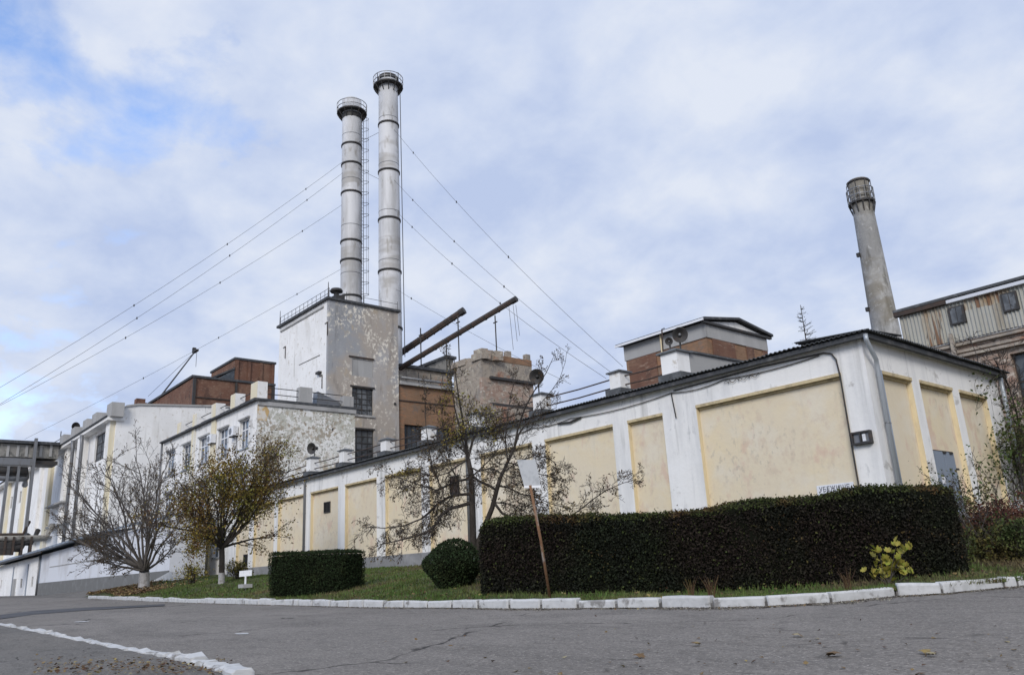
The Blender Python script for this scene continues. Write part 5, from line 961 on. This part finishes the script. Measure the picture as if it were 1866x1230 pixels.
sel = base_pts[g.random(len(base_pts)) < .42]; P = np.repeat(sel, 3, 0)+g.normal(size=(len(sel)*3, 3))*.14
foliage('leaves', P, .095, 'leaf_autumn', tr2, 7)
P = np.repeat(tips, 1, 0)+g.normal(size=(len(tips), 3))*.1; foliage('rust_leaves', P, .09, 'leaf_brown', tr2, 8)

# --- tree 3: old apple tree, limbs traced at their own distance
D3 = 22.5
b3 = atd(866, 1005, D3); tr3 = thing('apple_tree', 'nearly bare old apple tree with arching limbs and last curled leaves, behind the round bush', 'tree', b3)
T = Tree(31)
def path3(pts, dz=0): n = len(pts); return [atd(x, y, D3+dz*i/(n-1)) for i, (x, y) in enumerate(pts)]
def limb3(pts, r0, r1, dz=0, kids=9, L=1.5, top=4, lift=.02, droop=.05, lvl=1):
    p = T.limb(path3(pts, dz), r0*.78, r1*.8, 1); T.sub(p, L*1.1, .022, 1, top, .2, lift, (int(kids*1.9), int(kids*1.9), 7, 4), .52, (.5, 1.2), .0046, droop, .08)
T.limb(path3([(864, 1012), (862, 978), (861, 930), (860, 895), (858, 862), (853, 836)]), .105, .065, 0)
T.limb(path3([(868, 1012), (873, 985), (885, 955), (897, 925), (905, 893), (912, 870)]), .09, .058, 0)
for L_ in (
    dict(pts=[(853, 836), (848, 800), (843, 765), (836, 725), (831, 690), (828, 655)], r0=.055, r1=.012, dz=.3, kids=5, L=1.0, lift=.15, droop=0),
    dict(pts=[(856, 850), (846, 815), (838, 780), (829, 745), (822, 700), (818, 640)], r0=.04, r1=.010, dz=-.6, kids=4, L=.9, lift=.15, droop=0),
    dict(pts=[(853, 836), (862, 800), (872, 785), (884, 778)], r0=.05, r1=.03, dz=.6, kids=7, L=1.6, lift=.1),
    dict(pts=[(912, 870), (925, 842), (937, 815), (946, 790), (958, 772), (985, 755), (1015, 742)], r0=.065, r1=.010, dz=.4, kids=7, L=1.2, lift=.12, droop=0),
    dict(pts=[(937, 815), (945, 775), (958, 740), (975, 710), (995, 680), (1008, 652)], r0=.04, r1=.008, dz=-.5, kids=4, L=.9, lift=.15, droop=0),
    dict(pts=[(925, 842), (921, 800), (925, 755), (932, 715), (945, 670)], r0=.03, r1=.009, dz=.5, kids=4, L=.9, lift=.15, droop=0),
    dict(pts=[(860, 915), (838, 922), (820, 926), (805, 938), (795, 955), (777, 970), (752, 978), (720, 986), (692, 992)], r0=.075, r1=.018, dz=-.6, kids=16, L=1.2, lift=-.05, droop=.22),
    dict(pts=[(858, 900), (838, 901), (819, 905), (800, 916), (786, 930), (768, 945), (735, 958), (700, 962), (668, 960)], r0=.06, r1=.013, dz=.5, kids=16, L=1.3, lift=-.05, droop=.2),
    dict(pts=[(856, 872), (836, 876), (812, 886), (795, 893), (775, 887), (750, 878), (720, 868), (705, 860)], r0=.05, r1=.01, dz=.9, kids=14, L=1.3, lift=-.06, droop=.25),
    dict(pts=[(805, 893), (797, 872), (788, 850), (781, 815), (776, 775), (775, 735), (774, 700)], r0=.026, r1=.008, dz=.2, kids=7, L=.9, lift=.1),
    dict(pts=[(835, 876), (822, 850), (812, 810), (806, 770), (805, 735)], r0=.024, r1=.007, dz=-.2, kids=7, L=.9, lift=.1),
    dict(pts=[(905, 893), (890, 884), (872, 876), (860, 866)], r0=.055, r1=.05, dz=0, kids=3, L=.8),
    dict(pts=[(900, 915), (915, 935), (932, 944), (965, 941), (1000, 940), (1035, 942), (1055, 930), (1080, 910), (1105, 893), (1135, 880), (1160, 873)], r0=.05, r1=.008, dz=-1.2, kids=16, L=1.1, lift=.02, droop=.1),
    dict(pts=[(908, 885), (925, 888), (950, 900), (975, 905), (1005, 918), (1035, 925)], r0=.04, r1=.01, dz=.8, kids=14, L=1.2, lift=0, droop=.15),
    dict(pts=[(925, 842), (950, 850), (975, 862), (1005, 868), (1030, 880)], r0=.03, r1=.008, dz=.6, kids=12, L=1.1, lift=0, droop=.15),
    dict(pts=[(853, 836), (832, 850), (815, 862), (792, 868), (770, 862), (745, 870)], r0=.03, r1=.008, dz=-.9, kids=10, L=1.2, lift=0, droop=.2),
    dict(pts=[(960, 772), (985, 735), (1005, 712), (1020, 690), (1030, 660), (1033, 640)], r0=.016, r1=.006, dz=0, kids=5, L=.6, lift=.1, top=3),
    dict(pts=[(858, 870), (880, 850), (900, 830), (915, 800), (925, 770)], r0=.03, r1=.008, dz=1.2, kids=10, L=1.2, lift=.05, droop=.1),
    dict(pts=[(855, 850), (872, 858), (895, 852), (915, 862), (940, 872)], r0=.03, r1=.007, dz=-1.3, kids=11, L=1.2, lift=0, droop=.2),
    dict(pts=[(853, 830), (838, 815), (822, 805), (800, 808), (785, 825)], r0=.03, r1=.007, dz=1.0, kids=10, L=1.1, lift=0, droop=.25),
    dict(pts=[(915, 862), (945, 840), (975, 830), (1000, 835), (1020, 850)], r0=.028, r1=.006, dz=.9, kids=11, L=1.0, lift=0, droop=.2),
    dict(pts=[(900, 915), (930, 918), (955, 930), (985, 950)], r0=.03, r1=.008, dz=-.8, kids=10, L=1.1, lift=0, droop=.15)):
    limb3(**L_)
T.mesh(tr3, 'bark', 1, ('limbs', 'twigs'))
tips = np.array(T.tips); g = np.random.default_rng(9); foliage('curled_leaves', tips[g.random(len(tips)) < .22], .062, 'leaf_brown', tr3, 10, .5)
px_, py_ = at_px(tips); w = (np.abs(px_-855) < 50) & (np.abs(py_-745) < 65); sel = tips[w]; P = np.repeat(sel, 3, 0)+g.normal(size=(len(sel)*3, 3))*.10; foliage('yellow_leaves', P[g.random(len(P)) < .16], .055, 'leaf_yellow', tr3, 11)
hg = atd(741, 861, D3+.9); P = hg+np.random.default_rng(4).normal(size=(260, 3))*np.array([.22, .2, .05]); foliage('leaf_tuft', P, .06, 'leaf_yellow', tr3, 12)

# --- clipped hedges: leafy skin over a dark core
def hedge(name, label, cat, A, B, z0, hA, hB, thick, n, leaf, m, mtip, seed, rnd=.25, wav=.05, taper=0., core='hedge_core', prof_px=None):
    """A, B: ground points of the front face, thickness goes away from the camera"""
    rng = np.random.default_rng(seed); A = np.array(A[:2]); B = np.array(B[:2]); L_ = np.linalg.norm(B-A); e = (B-A)/L_; nb = np.array([-e[1], e[0]])
    if nb@(A-CAM[:2]) < 0: nb = -nb
    zf = lambda s: z0[0]+(z0[1]-z0[0])*s; hf = lambda s: hA+(hB-hA)*s
    if prof_px:
        sv = np.linspace(0, 1, 60); hp_ = []
        for s_ in sv:
            gx_, gy_ = A+e*s_*L_; pxx = at_px(np.array([[gx_, gy_, zf(s_)+1.8]]))[0][0]; hp_.append(zrow(gx_, gy_, float(np.interp(pxx, [p[0] for p in prof_px], [p[1] for p in prof_px])))-zf(s_))
        hf = lambda s: np.interp(s, sv, hp_)
    t = thing(name, label, cat, (*(A+B)/2, (z0[0]+z0[1])/2))
    def wave(s, h): return wav*(np.sin(s*L_*1.3+h*2+seed)+.6*np.sin(s*L_*3.1+h*1.1)+.5*np.sin(s*L_*6.7+1+h*3))
    # core
    ns = 30; V = []; F = []; ins = leaf*1.6
    prof = [(ins+taper, 0), (ins, .5), (ins, 1-.0), (thick-ins, 1-.0), (thick-ins, .5), (thick-ins-taper, 0)]
    for i in range(ns+1):
        s = i/ns; ss = ins/L_+s*(1-2*ins/L_)
        ed = min(1, min(s, 1-s)*L_/max(rnd, .01)+.0); top = 1-(1-sqrt(max(0, 1-(1-min(1, ed))**2)))*rnd/hf(s)
        for o, h in prof:
            z = zf(ss)+(h*hf(ss)*top-(ins if h > .9 else 0)); p = A+e*ss*L_+nb*(o+float(wave(np.array(ss), h))*.6); V.append((*p, z))
    k = len(prof); F = [(i*k+j, (i+1)*k+j, (i+1)*k+(j+1) % k, i*k+(j+1) % k) for i in range(ns) for j in range(k)]
    c = MB(); c.add(V, F+[tuple(range(k)), tuple(ns*k+j for j in range(k))[::-1]]); c.build('core', core, t)
    # skin points
    aF, aT, aE = L_*max(hA, hB), L_*thick, thick*max(hA, hB); tot = aF*1.5+aT+2*aE; k_ = rng.random(n)*tot
    s = rng.random(n); h = rng.random(n); o = np.zeros(n); end = np.zeros(n)
    fr = k_ < aF*1.2; bk = (k_ >= aF*1.2) & (k_ < aF*1.5); tp_ = (k_ >= aF*1.5) & (k_ < aF*1.5+aT); e0 = (k_ >= aF*1.5+aT) & (k_ < aF*1.5+aT+aE); e1 = k_ >= aF*1.5+aT+aE
    o[fr] = 0; o[bk] = thick; o[tp_] = rng.random(tp_.sum())*thick; h[tp_] = 1; o[e0 | e1] = rng.random((e0 | e1).sum())*thick; s[e0] = 0; s[e1] = 1
    hh = hf(s)
    # round the long edges and the ends
    dx = np.minimum(s, 1-s)*L_; dy = np.minimum(o, thick-o); dz = (1-h)*hh
    z = zf(s)+h*hh; x = s*L_; y = o.copy()
    r = rnd; cx_ = np.clip(r-dx, 0, r); cy_ = np.clip(r-dy, 0, r); cz_ = np.clip(r-dz, 0, r); q = np.sqrt(cx_**2+cy_**2+cz_**2); k2 = np.where(q > r, r/np.maximum(q, 1e-6), 1)
    x += np.where(s < .5, cx_-cx_*k2, -(cx_-cx_*k2)); y += np.where(o < thick/2, cy_-cy_*k2, -(cy_-cy_*k2)); z -= cz_-cz_*k2
    y += taper*(1-h)**2*np.where(o < thick/2, 1, -1); wv = wave(s, h*2); y += np.where(o < thick*.5, wv, -wv); z += np.where(h > .9, wave(s, o*2)*.7, 0)
    J = rng.normal(size=(n, 3))*leaf*.55; P = np.stack([A[0]+e[0]*x+nb[0]*y, A[1]+e[1]*x+nb[1]*y, z], 1)+J
    tip = (h > .93) & (rng.random(n) < .6) | (rng.random(n) < .06)
    foliage('leaves', P[~tip], leaf, m, t, seed+1); foliage('leaf_tips', P[tip]+np.array([0, 0, leaf*.4]), leaf, mtip, t, seed+2)
    # stray shoots on the top edge
    ks = rng.random(int(L_*24)); V2 = []
    for q_ in ks:
        o_ = rng.random()*thick*.6; b_ = np.array([*(A+e*q_*L_+nb*(.08+o_)), zf(q_)+hf(q_)-.04]); d_ = unit(rng.normal(size=3)*.4+np.array([0, 0, 1])); Lh = rng.uniform(.04, .22)*(leaf/.05)*(1 if wav > .02 else .35)
        for v in range(5): V2.append(b_+d_*Lh*v/4+rng.normal(size=3)*.012)
    foliage('stray_shoots', np.array(V2), leaf*.9, mtip, t, seed+3); return t
hA_, hB_ = atd(876, 1087, 18.2), atd(1772, 1054, 15.8)
long_h = hedge('clipped_hedge', 'very long dark clipped hedge in front of the cream wall, right half of the picture', 'hedge', hA_, hB_, (hA_[2]-.02, hB_[2]-.04), 1.88, 1.86, 1.5, 95000, .052, 'hedge_leaf', 'hedge_tip', 41, .20, .045, prof_px=[(870, 955), (890, 947), (960, 941), (1040, 944), (1100, 941), (1200, 938), (1260, 932), (1320, 921), (1400, 913), (1480, 909), (1530, 899), (1600, 888), (1680, 887), (1740, 886), (1790, 890)])
q0, q1 = atd(487, 1085, 27.2), atd(622, 1080, 26.2)
hedge('box_hedge', 'short dark green hedge clipped to a sharp block, standing alone on the lawn', 'hedge', q0, q1, (q0[2]-.03, q1[2]-.03), 1.40, 1.36, 1.5, 26000, .048, 'box_leaf', 'box_leaf', 51, .07, .012, .12)
# round bush
rc = atd(826, 1038, 20.6); rr_ = .74; bb = thing('round_bush', 'dark ball-clipped bush tapering to a narrow foot at the left end of the long hedge', 'bush', (rc[0], rc[1], atd(825, 1074, 20.6)[2]))
g = np.random.default_rng(61); n = 16000; u = g.normal(size=(n, 3)); u /= np.linalg.norm(u, axis=1)[:, None]; rad = rr_*(1+.05*np.sin(u[:, 0]*5)+.05*np.sin(u[:, 2]*6+1))+g.normal(size=n)*.025
P = u*rad[:, None]; P[:, 2] *= .82; fz = np.clip((-.05-P[:, 2])/.6, 0, 1); P[:, :2] *= (1-.42*fz)[:, None]; P[:, 2] -= .20*fz; C0 = np.array([rc[0], rc[1], rc[2]+.12])
foliage('leaves', P+C0, .05, 'box_leaf', bb, 62)
prof = [(0, -.9), (.18, -.88), (.26, -.6), (.44, -.3), (.56, 0), (.5, .25), (.3, .42), (0, .48)]; MB().lathe([(r_, z) for r_, z in prof], 20, tuple(C0)).build('core', 'hedge_core', bb, True)

# young maple in front of the hedge: each big leaf a part
D6 = 15.3
mp0 = atd(1620, 1062, D6); mp = thing('maple_sapling', 'small yellow-leaved maple sapling in front of the long hedge', 'shrub', mp0)
def maple_mesh():
    pts = []; lob = [(0, .03), (.14, .06), (.34, .04), (.33, .22), (.54, .36), (.40, .48), (.40, .70), (.20, .68), (0, 1.0)]
    L2 = [(x, y) for x, y in lob]+[(-x, y) for x, y in lob[::-1][1:-1]]
    V = [(0, .35, .0)]+[(x, y, -.35*abs(x)-.22*y*y) for x, y in L2]; F = [(0, 1+i, 1+(i+1) % len(L2)) for i in range(len(L2))]
    me = bpy.data.meshes.new('leaf'); me.from_pydata(V, [], F); me.update(); me.materials.append(M['leaf_maple']); return me
M['leaf_maple'] = mat('leaf_maple', (.27, .235, .045), .65, [((.24, .30, .04), 7, I3, 4, .5, .62, .8), ((.30, .20, .05), 11, I3, 4, .58, .66, .7)])
mm_ = maple_mesh(); g = np.random.default_rng(71); nodes = []
for sx, sy in ((1590, 1045), (1603, 1005), (1615, 1020), (1632, 998), (1650, 1000), (1640, 1030), (1655, 1045), (1612, 1048), (1600, 1030), (1628, 1040)):
    tp_ = atd(sx, sy, D6+g.uniform(-.15, .2)); base = mp0+np.array([g.uniform(-.05, .05), 0, -.05]); md = (base+tp_)/2+g.normal(size=3)*.03
    MB().tube([base, md, tp_], [.007, .005, .003], 4).build('stem', 'bark_grey', mp); nodes += [tp_, md*.35+tp_*.65, tp_]
nodes = nodes+[n_+g.normal(size=3)*.07 for n_ in nodes]
for i, nd in enumerate(nodes):
    o = bpy.data.objects.new('leaf', mm_); COL.objects.link(o); o.parent = mp; o.location = tuple(nd-mp0+g.normal(size=3)*.04); s = g.uniform(.11, .20); o.scale = (s, s, s); o.rotation_euler = (g.uniform(1.9, 2.9), g.uniform(-.5, .5), g.uniform(0, 6.28))

# bushes and climbers at the right edge
def bush(name, label, c, rad, n, leaf, m, seed, zs=1., twigs=14, cat='bush', up=1.0):
    t = thing(name, label, cat, c); T = Tree(seed); g = np.random.default_rng(seed)
    for k in range(twigs):
        d = unit(np.array([g.normal()*.7, g.normal()*.7, up+g.random()])); T.grow(np.array(c)+g.normal(size=3)*(.12, .12, 0), d, rad*1.5*g.uniform(.7, 1.2)*zs, .022, 1, 3, .18, .05, (5, 5, 4), .5, (.4, 1.0), .006)
    T.mesh(t, 'bark', 1, ('stems', 'twigs')); P = np.array(T.tips); k = max(1, n//len(P)); P = np.repeat(P, k, 0)+g.normal(size=(len(P)*k, 3))*rad*.13; foliage('leaves', P[:n], leaf, m, t, seed+1); return t
M['leaf_red'] = mat('leaf_red', (.10, .04, .028), .85, [((.07, .07, .022), 1.1, I3, 4, .5, .6, .9)], island=.55)
M['leaf_green'] = mat('leaf_green', (.05, .07, .02), .85, [((.11, .09, .028), 1.3, I3, 4, .5, .62, .9)], island=.5)
M['ivy'] = mat('ivy', (.035, .048, .030), .8, [((.06, .055, .025), 1.3, I3, 4, .5, .62, .9)], island=.5)
bush('rust_bush', 'rusty-leaved low bush beyond the right end of the long hedge', atd(1815, 1015, 19.5), .65, 5200, .06, 'leaf_red', 81)
bush('rust_bush', 'second rusty-leaved bush cut off by the right edge of the picture', atd(1868, 1020, 18.5), .7, 5200, .06, 'leaf_red', 82)
bush('green_shrub', 'low green shrub at the foot of the long hedge right end', atd(1812, 1045, 17.2), .48, 4200, .055, 'leaf_green', 83)
bush('green_shrub', 'green and yellowing shrub at the right edge near the kerb', atd(1862, 1035, 16.6), .5, 4200, .055, 'leaf_green', 84)
bush('wispy_shrub', 'wispy shrub with sparse olive leaves before the last cream panel', atd(1815, 1000, 19.9), 1.05, 1100, .075, 'leaf_green', 85, 1.1, 9)
bush('leggy_shrub', 'dark sparse shoots sticking out beyond the hedge end', atd(1786, 985, 17.6), .8, 420, .08, 'hedge_tip', 86, .9, 6)
T = Tree(91); cb = np.array([SX+.3, SB-.1, 2.2]); cl = thing('wall_climber', 'leafy climber covering the far corner and downpipe of the cream end wall', 'climbing plant', cb); g = np.random.default_rng(91)
pts = [cb+np.array([g.normal()*.10, g.normal()*.18-.1, z]) for z in np.linspace(0, 5.2, 14)]; T.limb(pts, .04, .012, 1); T.sub(pts, 1.1, .03, 1, 3, .25, .0, (26, 5, 4), .5, (.6, 1.3), .006, .25)
T.mesh(cl, 'bark', 1, ('stem', 'twigs')); P = np.array(T.tips); P = P[P[:, 2] < 7.2]; P = np.repeat(P, 3, 0)+g.normal(size=(len(P)*3, 3))*.1; w = g.random(len(P)) < np.clip(.8-(P[:, 2]-2)/5.5, .06, 1); foliage('leaves', P[w], .09, 'ivy', cl, 92)
# bare tree at the right edge in front of the stone wall
bt = atd(1885, 960, 30); t9 = thing('thorn_tree', 'bare branching tree against the stone wall, cut by the right edge', 'tree', bt); T = Tree(95)
for tx, ty, dd in ((1812, 655, 1), (1842, 690, 0), (1870, 640, -1), (1830, 740, .6), (1816, 780, 0), (1860, 720, 1.4), (1890, 660, 0), (1840, 820, -.5)):
    d = atd(tx, ty, 30+dd)-bt; L = np.linalg.norm(d); T.grow(bt+unit(d)*.2, unit(unit(d)+np.array([0, 0, .05])), L, .07, 1, 4, .12, .0, (8, 7, 5, 4), .42, (.4, 1.0), .010)
T.mesh(t9, 'bark', 1, ('limbs', 'twigs')); tips = np.array(T.tips); g = np.random.default_rng(6); tips = tips[tips[:, 2] < 5.4]; P = np.repeat(tips, 3, 0)+g.normal(size=(len(tips)*3, 3))*.15; foliage('leaves', P, .11, 'leaf_green', t9, 96)
bush('dark_evergreen', 'dark green bushy shrub against the stone wall at the right edge', atd(1866, 905, 27), 1.7, 5200, .11, 'leaf_green', 97, 1.1, 16)
# spruce tip behind the roof
st = atd(1472, 640, 58); sp = thing('spruce_tip', 'scrawny spruce top peeping over the cream building roof', 'tree', (st[0], st[1], 2)); ztop = zrow(st[0], st[1], 556)
T = Tree(98); T.limb([(st[0], st[1], 2), (st[0], st[1], ztop)], .16, .02, 0); g = np.random.default_rng(98); nd = []
for z in np.arange(8, ztop-.15, .33):
    for k in range(4):
        a = g.random()*6.28; L = .12+(ztop-z)*.30*g.uniform(.7, 1.1); d = np.array([cos(a), sin(a), .25]); p = np.array([st[0], st[1], z]); e = p+d*L; T.limb([p, (p+e)/2-(0, 0, .03), e], .022, .01, 1); nd += [p+d*L*q for q in np.linspace(.3, 1, 5)]
T.mesh(sp, 'bark', 0, ('trunk', 'twigs')); foliage('needles', np.repeat(np.array(nd), 2, 0)+g.normal(size=(len(nd)*2, 3))*.05, .09, 'ivy', sp, 99, .3)

# grass blades, weeds and fallen leaves
g = np.random.default_rng(101); B = []; n = 90000
PXs = 1880-(g.random(n)**1.0)*1690; ts = g.random(n)**1.5
cache = {}
kx_ = np.linspace(1960, 150, 170); KP = np.array([lawn_pt(x, t) for x in kx_ for t in (0, .05, .12, .2, .3, .42, .56, .72, .88, 1)]).reshape(170, 10, 3); TT = np.array([0, .05, .12, .2, .3, .42, .56, .72, .88, 1])
fi = (1960-PXs)/1810*169; i0 = np.clip(fi.astype(int), 0, 168); ff = (fi-i0)[:, None]; j0 = np.clip(np.searchsorted(TT, ts)-1, 0, 8); tt = ((ts-TT[j0])/(TT[j0+1]-TT[j0]))[:, None]
P = (KP[i0, j0]*(1-ff)+KP[i0+1, j0]*ff)*(1-tt)+(KP[i0, j0+1]*(1-ff)+KP[i0+1, j0+1]*ff)*tt
keep = (P[:, 1] < SY-.05) | (P[:, 0] > SX+.1); keep &= ~((PXs < 1520) & (PXs > 860) & (ts*26 < .9)) | (np.random.default_rng(5).random(n) < .06); P = P[keep]; n = len(P)
h = g.uniform(.035, .10, n)*(1+.5*(g.random(n) < .06)); a = g.random(n)*6.28; w = .010+.004*g.random(n); lean = g.normal(size=(n, 2))*.03
dist = np.linalg.norm(P-CAM, axis=1); w *= np.clip(dist/18, 1, 2.2)
V = np.stack([P+np.stack([np.cos(a)*w, np.sin(a)*w, -.01+0*w], 1), P-np.stack([np.cos(a)*w, np.sin(a)*w, .01+0*w], 1), P+np.stack([lean[:, 0], lean[:, 1], h], 1)], 1).reshape(-1, 3)
o = fast('grass', V, np.arange(3*n).reshape(n, 3), 'blade', None, org=(0, 0, 0)); props(o, 'short autumn grass on the bank behind the kerb', 'grass', None, 'stuff')
k = g.integers(0, n, 5200); foliage_o = leaf_cloud(P[k]+np.array([0, 0, .03]), .07, g, .8, None, .8); o = fast('fallen_leaves', *foliage_o, 'fallen_leaf', None, org=(0, 0, 0)); props(o, 'dry brown leaves scattered over the lawn', 'fallen leaves', None, 'stuff')
# brown heap of leaves and soil at the left end of the kerb
hp = []
c0 = onroad(185, 1089)
for k in range(3800):
    px = g.uniform(150, 222); kk = kerb_at(px); d_ = abs(g.normal())*1.6; hp.append((kk[0]-.2*d_, kk[1]+.15+d_, max(terf(kk[0]-.2*d_, kk[1]+.15+d_), kk[2])+.10+.14*g.random()*max(0, 1-d_/2.5)))
o = fast('leaf_heap', *leaf_cloud(np.array(hp), .12, g, .8, None, .5), 'fallen_leaf', None, org=(0, 0, 0)); props(o, 'brown strip of dead leaves and soil at the left end of the kerb', 'fallen leaves', None, 'stuff')
# leaves on the road and along the kerbs
rl_ = []
for k in range(110):
    px, py = g.uniform(700, 1900), 1120+110*g.random()**.8; p = onroad(px, py); rl_.append(p+(0, 0, .012))
for k in range(500):
    px = g.uniform(200, 1900); p = kerb_at(px); q = unit(np.array([CAM[0]-p[0], CAM[1]-p[1], 0])); d_ = abs(g.normal())*.10+.03; p = p+q*d_; rl_.append(np.array([p[0], p[1], road_z(p[0], p[1])+.014]))
for k in range(650):
    px, py = g.uniform(60, 420), 1232-22*g.random()**1.3+6*g.normal(); p = onroad(px, py+2); rl_.append(p+(0, 0, .07))
rl_ = np.array(rl_); o = fast('road_leaves', *leaf_cloud(rl_, .045, g, .8, None, .85), 'fallen_leaf', None, org=(0, 0, 0)); props(o, 'stray dry leaves on the asphalt and along the kerb foot', 'fallen leaves', None, 'stuff')
for px, py, s, lb in ((1530, 1194, .16, 'largest curled yellow leaf lying on the road, near the bottom right'), (1455, 1161, .13, 'pale yellow leaf on the road in front of the long hedge'), (1158, 1199, .14, 'cream coloured leaf on the road below the leaning sign'), (1678, 1192, .12, 'pale leaf on the road at the right, under the sapling'), (1277, 1176, .12, 'small straw coloured leaf on the road, left of the pale one'), (1708, 1196, .10, 'brown leaf on the road, rightmost of the single leaves')):
    p = onroad(px, py)+(0, 0, .03); me = mm_.copy(); me.materials.clear(); o = bpy.data.objects.new('road_leaf', me); me.materials.append(M['fallen_leaf']); COL.objects.link(o); o.location = tuple(p); o.scale = (s, s, s); o.rotation_euler = (.25, .2, px*.7); props(o, lb, 'leaf', 'single leaves on the road')
# dry weed tufts at the hedge foot
for px, D_, s, lb in ((1262, 16.6, .35, 'dry reddish weed tuft at the hedge foot, left of the middle of the long hedge'), (1300, 16.4, .4, 'tall dry weed between kerb and hedge, beside the reddish tuft'), (1550, 15.4, .38, 'pale dry grass tuft left of the maple sapling'), (945, 17.2, .25, 'green-yellow weed at the hedge foot near the leaning sign')):
    k_ = kerb_at(px); b_ = k_+unit(np.array([-CAM[0]+k_[0], -CAM[1]+k_[1], 0]))*.75; b_[2] = k_[2]+.15; t = thing('weed_tuft', lb, 'weeds', b_, 'weeds at the hedge foot'); q = MB()
    for j in range(22):
        a = g.random()*6.28; d_ = np.array([cos(a)*g.uniform(.1, .6), sin(a)*g.uniform(.1, .6), 1]); L = s*g.uniform(.5, 1.1); q.tube([b_+(cos(a)*.04, sin(a)*.04, -.03), b_+d_*L*.5, b_+d_*L*(.95, .95, .9)*1.0], [.006, .005, .002], 3)
    q.build('stalks', 'leaf_brown' if px != 945 else 'leaf_green', t)

# grit and dust gathered at the kerb foot, flecks of old paint on the road
M['grit'] = mat('grit', (.20, .18, .15), .95, [((.11, .10, .09), 4, I3, 4, .48, .58, .9)], island=.5)
gp = []
for k in range(15000):
    px = g.uniform(165, 1900); p = kerb_at(px); q = unit(np.array([CAM[0]-p[0], CAM[1]-p[1], 0])); d_ = abs(g.normal())*.14*(1+.8*sin(px*.021)+.4*sin(px*.11)); p = p+q*max(.0, d_); gp.append((p[0], p[1], road_z(p[0], p[1])+.008+.012*g.random()))
o = fast('kerb_grit', *leaf_cloud(np.array(gp), .022, g, .9, None, .6), 'grit', None, org=(0, 0, 0)); props(o, 'loose grit and dust lying along the foot of the kerb', 'grit', None, 'stuff')

bush('yellowing_shrub', 'low yellow-green shrub on the lawn just right of the autumn tree trunk', atd(433, 1056, 41), .55, 1500, .09, 'leaf_yellow', 111)
bush('yellowing_shrub', 'low yellow-green ground shrub between the bare tree and the autumn tree', atd(352, 1062, 43), .6, 1300, .09, 'leaf_yellow', 112)
for px, py, w_, lb in ((440, 1155, .34, 'small white paint splash on the road at the left'), (148, 1133, .5, 'faint white paint mark on the road at the far left')):
    p = onroad(px, py); q = MB(); g2 = np.random.default_rng(px); pts = [(p[0]+cos(a)*w_*g2.uniform(.5, 1)*.8, p[1]+sin(a)*w_*g2.uniform(.4, .8)*.55) for a in np.linspace(0, 6.28, 12)[:-1]]
    q.add([(x, y, road_z(x, y)+.012) for x, y in pts], [tuple(range(11))]); o = q.build('paint_mark', 'kerb_paint', None, org=p); props(o, lb, 'paint mark')
